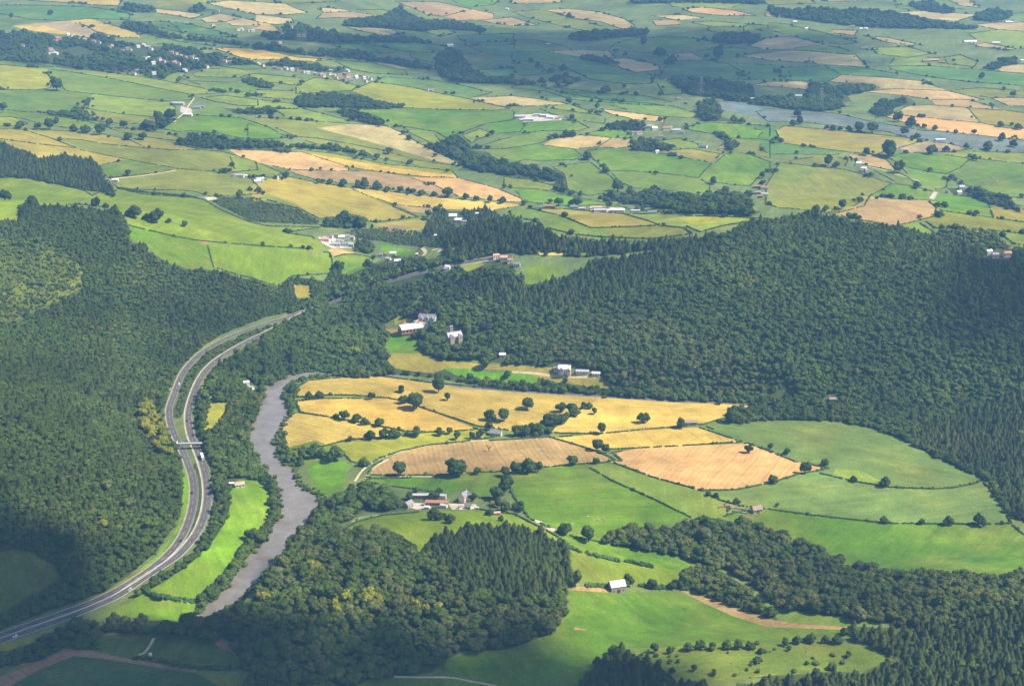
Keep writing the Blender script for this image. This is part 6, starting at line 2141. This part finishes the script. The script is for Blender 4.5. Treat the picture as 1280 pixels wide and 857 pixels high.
def car(phrase, k, x, y, side, colour, px, py):
    X, Y, Z, a = road_pose(k, x, y, side)
    root = empty('car', (X, Y, Z), a)
    prof = [(-2.15, 0.3), (2.15, 0.3), (2.2, 0.75), (1.2, 0.92), (-2.0, 0.95), (-2.2, 0.8)]
    m = MB()
    m.prism(prof, -0.88, 0.88)
    m.build('body', MAT['paint_' + colour], root)
    m = MB()
    m.prism([(-1.9, 0.953), (1.1, 0.93), (0.45, 1.42), (-1.35, 1.45)], -0.78, 0.78)
    m.build('window', MAT['window'], root)
    m = MB()
    m.prism([(-1.35, 1.453), (0.45, 1.423), (0.4, 1.5), (-1.3, 1.52)], -0.76, 0.76)
    m.build('roof', MAT['paint_' + colour], root)
    wheels(root, (-1.35, 1.35), 0.8, 0.32)
    thing(root, phrase, 'car', 'cars on the dual carriageway', px, py)


car('white car on left carriageway halfway up the curve', 0, 225, 480, 1.8, 'white', 225, 480)
car('white car at edge of left carriageway above bridge', 0, 222, 551, -2.0, 'white', 222, 551)
car('white car low on the road at left edge', 1, 17, 793, 1.8, 'white', 17, 793)
car('dark car on left carriageway in the lower bend', 0, 227, 675, 1.8, 'black', 227, 675)
car('dark car on left carriageway beside the verge gate', 0, 240, 612, -1.8, 'black', 240, 612)
car('dark car on right carriageway above the bridge', 1, 240, 541, 1.6, 'black', 240, 541)
car('dark car on right carriageway farther above bridge', 1, 236, 523, -1.6, 'black', 236, 523)
car('silver car on right carriageway low by the meadow', 1, 160, 738, 2.0, 'silver', 160, 738)
car('white van-like car on far stretch between woods', 1, 497, 352, 0, 'white', 497, 350)
X, Y, Z, a = road_pose(1, 251.5, 570, 1.6)
root = empty('lorry', (X, Y, Z), a)
m = MB()
m.box(-7.0, 3.6, -1.25, 1.25, 1.05, 4.0)
m.build('trailer', MAT['paint_white'], root)
m = MB()
m.prism([(3.9, 0.6), (6.3, 0.6), (6.3, 1.9), (6.0, 3.2), (3.9, 3.4)], -1.2, 1.2)
cab = m.build('cab', MAT['paint_white'], root)
m = MB()
m.prism([(6.33, 1.95), (6.36, 1.97), (6.07, 3.05), (6.04, 3.03)], -1.05, 1.05)
m.build('windscreen', MAT['window'], cab)
m = MB()
m.box(-7.0, 6.0, -0.5, 0.5, 0.55, 1.03)
m.build('chassis', MAT['rubber'], root)
wheels(root, (-6.0, -4.8, -3.6, 3.0, 5.2), 1.05, 0.5)
thing(root, 'white box lorry on right carriageway just below bridge', 'lorry', None, 251, 570)


def road_sign(phrase, px, py, w, h, colour, up=2.0):
    x, y = at(px, py)
    root = empty('road_sign', (x, y, gz(x, y)), math.atan2(-x, y))
    m = MB()
    m.box(-w / 2, w / 2, -0.05, 0.05, up, up + h)
    m.build('panel', MAT[colour], root)
    for s in (-0.3, 0.3):
        m = MB()
        m.tube((s * w, 0.1, -0.5), (s * w, 0.1, up + h * 0.9), 0.07, 0.07, 6)
        m.build('post', MAT['steel'], root)
    thing(root, phrase, 'road sign', None, px, py)


road_sign('white-backed road sign left of the curve', 213, 489, 2.4, 1.8, 'white_wall')
road_sign('white road sign on verge beside meadow', 163, 741, 3.0, 1.6, 'white_wall')
# white water trough or tank by the rough field track
x, y = at(188, 819.5)
root = empty('water_tank', (x, y, gz(x, y)), 0.3)
m = MB()
m.tube((0, 0, 0.2), (0, 0, 2.4), 1.3, 1.3, 14)
m.build('tank', MAT['white_roof'], root)
m = MB()
m.tube((0, 0, 2.403), (0, 0, 2.8), 1.3, 0.4, 14)
m.build('lid', MAT['white_roof'], root)
m = MB()
m.box(-1.4, 1.4, -1.4, 1.4, -0.5, 0.197)
m.build('base', MAT['concrete'], root)
thing(root, 'small round white tank beside track in rough dark field', 'tank', None, 188, 819)

# sheep on the pastures
def sheep_mesh():
    r = np.random.default_rng(3)
    C = np.array([(-0.35, 0, 0.72), (0.05, 0, 0.75), (0.4, 0, 0.74), (0.75, 0, 0.95), (0.98, 0, 0.92)])
    Rr = np.array([(0.36, 0.33, 0.34), (0.42, 0.35, 0.36), (0.36, 0.32, 0.33), (0.2, 0.15, 0.22), (0.2, 0.11, 0.12)])
    P = [blobs(C, Rr, ICO2, 0.06, r)]
    m = MB()
    for xx in (-0.4, 0.4):
        for s in (-0.17, 0.17):
            m.tube((xx, s, 0), (xx, s, 0.6), 0.05, 0.08, 6)
    V, F = P[0]
    return mesh_from('sheep', np.vstack([V, m.v]), [tuple(f) for f in F.tolist()] + [tuple(i + len(V) for i in f) for f in m.f], MAT['white_wall'])


sm = sheep_mesh()
for t, s, ph in (('O', '402 356 430 362 455 352 462 360 300 385 380 345', 'white sheep grazing on the green slope above dark wood'), ('H', '1108 262 1118 270 1130 258 1140 268 1150 272 1125 250 1146 262', 'white sheep on the far right pasture')):
    v = [float(q) for q in s.split()]
    for i in range(0, len(v), 2):
        px, py = TILE[t][0] + v[i] / 4, TILE[t][1] + v[i + 1] / 4
        x, y = at(px, py)
        o = link('sheep', sm)
        o.location = (x, y, gz(x, y))
        o.rotation_euler = (0, 0, random.uniform(0, 6.28))
        o.scale = (1.25, 1.25, 1.25)
        thing(o, ph, 'sheep', 'grazing sheep', px, py)


def pylon(phrase, px, py, H):
    x, y = at(px, py)
    root = empty('pylon', (x, y, gz(x, y)), 0.5)
    m = MB()
    b, t = H * 0.09, H * 0.02
    def corner(z, sx, sy):
        k = b + (t - b) * z / H
        return (sx * k, sy * k, z)
    zs = [0, H * 0.2, H * 0.38, H * 0.54, H * 0.68, H * 0.8, H * 0.9, H]
    S = [(-1, -1), (1, -1), (1, 1), (-1, 1)]
    for z0, z1 in zip(zs[:-1], zs[1:]):
        for i in range(4):
            m.tube(corner(z0, *S[i]), corner(z1, *S[i]), 0.22, 0.2, 4)
            m.tube(corner(z0, *S[i]), corner(z1, *S[(i + 1) % 4]), 0.12, 0.12, 4)
    m.build('tower', MAT['pylon_steel'], root)
    for z, w in ((H * 0.66, 9), (H * 0.8, 7), (H * 0.92, 6)):
        m = MB()
        m.tube((-w, 0, z), (w, 0, z), 0.2, 0.2, 4)
        m.tube((-w, 0, z), (0, 0, z + 2), 0.14, 0.14, 4)
        m.tube((w, 0, z), (0, 0, z + 2), 0.14, 0.14, 4)
        m.build('cross_arm', MAT['pylon_steel'], root)
    thing(root, phrase, 'pylon', None, px, py)


pylon('grey lattice pylon beside dark wood on shaded plain', 1025.5, 138, 48)
pylon('grey lattice pylon in trees left of the bluish field', 876, 122, 46)
pylon('tiny pylon on the horizon plain', 1010, 95, 44)

write_labels()

# ------------------------------------------------------------------ sun, sky, clouds overhead, haze, camera
SUN_EL, SUN_AZ = R(50), R(-9)          # azimuth measured from +x (the photo's right) towards +y (away from the camera)
SD = np.array([math.cos(SUN_EL) * math.cos(SUN_AZ), math.cos(SUN_EL) * math.sin(SUN_AZ), math.sin(SUN_EL)])
sun = bpy.data.lights.new('sun', 'SUN')
sun.energy = 4.9
sun.angle = R(0.53)
sun.color = (1.0, 0.92, 0.78)
so = bpy.data.objects.new('sun', sun)
COL.objects.link(so)
so.rotation_euler = Vector(SD).to_track_quat('Z', 'Y').to_euler()
so.location = (2000, 600, 3000)
wd = bpy.data.worlds.new('World')
SC.world = wd
wd.use_nodes = True
nt = wd.node_tree
nt.nodes.clear()
sky = nt.nodes.new('ShaderNodeTexSky')
sky.sky_type = 'NISHITA'
sky.sun_disc = False
sky.sun_elevation = SUN_EL
sky.sun_rotation = math.pi / 2 - SUN_AZ
sky.altitude = 300
bg = nt.nodes.new('ShaderNodeBackground')
bg.inputs['Strength'].default_value = 0.085
wo = nt.nodes.new('ShaderNodeOutputWorld')
nt.links.new(sky.outputs[0], bg.inputs[0])
nt.links.new(bg.outputs[0], wo.inputs[0])

cm = bpy.data.materials.new('cloud')
nt, out = nodes(cm)
df = N(nt, 'ShaderNodeBsdfDiffuse')
df.inputs['Color'].default_value = (0.9, 0.9, 0.92, 1)
tl = N(nt, 'ShaderNodeBsdfTranslucent')
tl.inputs['Color'].default_value = (0.9, 0.9, 0.92, 1)
ms = N(nt, 'ShaderNodeMixShader')
ms.inputs[0].default_value = 0.5
nt.links.new(df.outputs[0], ms.inputs[1])
nt.links.new(tl.outputs[0], ms.inputs[2])
nt.links.new(ms.outputs[0], out.inputs['Surface'])
cm_thin = bpy.data.materials.new('thin_cloud')
nt, out = nodes(cm_thin)
df = N(nt, 'ShaderNodeBsdfTranslucent')
df.inputs['Color'].default_value = (0.95, 0.95, 0.96, 1)
tp = N(nt, 'ShaderNodeBsdfTransparent')
ms = N(nt, 'ShaderNodeMixShader')
ms.inputs[0].default_value = 0.83
nt.links.new(df.outputs[0], ms.inputs[1])
nt.links.new(tp.outputs[0], ms.inputs[2])
nt.links.new(ms.outputs[0], out.inputs['Surface'])
# ground areas that lie in cloud shadow: height of the cloud, puff size, outline in the photo
SHADOWS = [
    (3200, 42, '0', '-80 590 0 605 60 645 105 700 115 750 150 785 190 790 235 782 275 778 330 790 420 802 500 797 560 800 640 786 698 778 700 795 692 808 730 822 800 826 850 838 870 848 900 850 900 900 -80 900'),
    (1500, 110, '0', '300 48 420 40 540 36 640 36 720 40 860 37 960 33 1090 48 1105 75 1085 100 1060 114 1000 122 960 128 900 127 860 122 760 127 700 118 640 105 560 100 500 92 420 76 330 64'),
    (1500, 60, '0', '1160 340 1230 330 1340 330 1340 470 1290 440 1230 420 1180 390'),
    (1500, 60, '0', '1080 170 1060 178 1085 183 1110 182 1115 176'),
]
for alt, rad, t, s in SHADOWS:
    poly = unproject(densify(pts(t, s), 20))
    lo, hi = poly.min(0), poly.max(0)
    st = rad * 0.72
    X, Y = np.meshgrid(np.arange(lo[0], hi[0] + st, st), np.arange(lo[1], hi[1] + st, st))
    q = np.stack([X.ravel(), Y.ravel()], 1) + rng.uniform(-0.4, 0.4, (X.size, 2)) * st
    q = q[in_poly(q, poly)]
    if len(q) < 2:
        continue
    edge = np.minimum(seg_dist(q, np.vstack([poly, poly[:1]])) / (rad * 3), 1)
    z0 = terrain(q[:, 0], q[:, 1])
    C = np.column_stack([q, z0]) + SD[None] * ((alt - z0) / SD[2])[:, None]
    C[:, 2] += rng.uniform(-0.2, 0.8, len(C)) * rad * (0.5 + edge)
    rr_ = rad * (0.5 + 0.5 * edge) * rng.uniform(0.75, 1.2, len(C))
    V, F = blobs(C, np.stack([rr_ * 1.1, rr_ * 1.1, rr_ * 0.8], 1), ICO2, 0.12, rng)
    o = link('clouds', mesh_from('clouds', V, F, cm if rad < 50 else cm_thin, smooth=True))
    o['kind'] = 'stuff'
    o['label'] = 'broken white cumulus cloud high above the valley'

hz = MB()
hz.box(-10900, 10900, -2900, 14900, -8, 660)
ho = hz.build('haze', [])
ho['kind'] = 'stuff'
hm = bpy.data.materials.new('haze')
nt, out = nodes(hm)
pv = nt.nodes.new('ShaderNodeVolumePrincipled')
pv.inputs['Color'].default_value = (0.24, 0.53, 0.92, 1)
pv.inputs['Density'].default_value = 8.0e-5
pv.inputs['Anisotropy'].default_value = 0.0
nt.links.new(pv.outputs[0], out.inputs['Volume'])
ho.data.materials.append(hm)

cam = bpy.data.cameras.new('camera')
cam.sensor_width = 36
cam.lens = 36 * FPX / W0
cam.clip_start = 5
cam.clip_end = 40000
co = bpy.data.objects.new('camera', cam)
COL.objects.link(co)
co.location = (0, 0, CAMZ)
co.rotation_euler = (math.pi / 2 - PITCH, 0, 0)
SC.camera = co

SC.render.engine = 'CYCLES'
SC.view_settings.view_transform = 'Standard'
SC.view_settings.look = 'None'
SC.view_settings.gamma = 1
SC.view_settings.use_curve_mapping = False
SC.view_settings.exposure = 1.05
cy = SC.cycles
cy.max_bounces = 4
cy.diffuse_bounces = 3
cy.glossy_bounces = 1
cy.transmission_bounces = 2
cy.volume_bounces = 0
cy.transparent_max_bounces = 24
cy.use_denoising = True
cy.use_adaptive_sampling = True
cy.adaptive_threshold = 0.02
cy.sample_clamp_indirect = 4
cy.caustics_reflective = False
cy.caustics_refractive = False
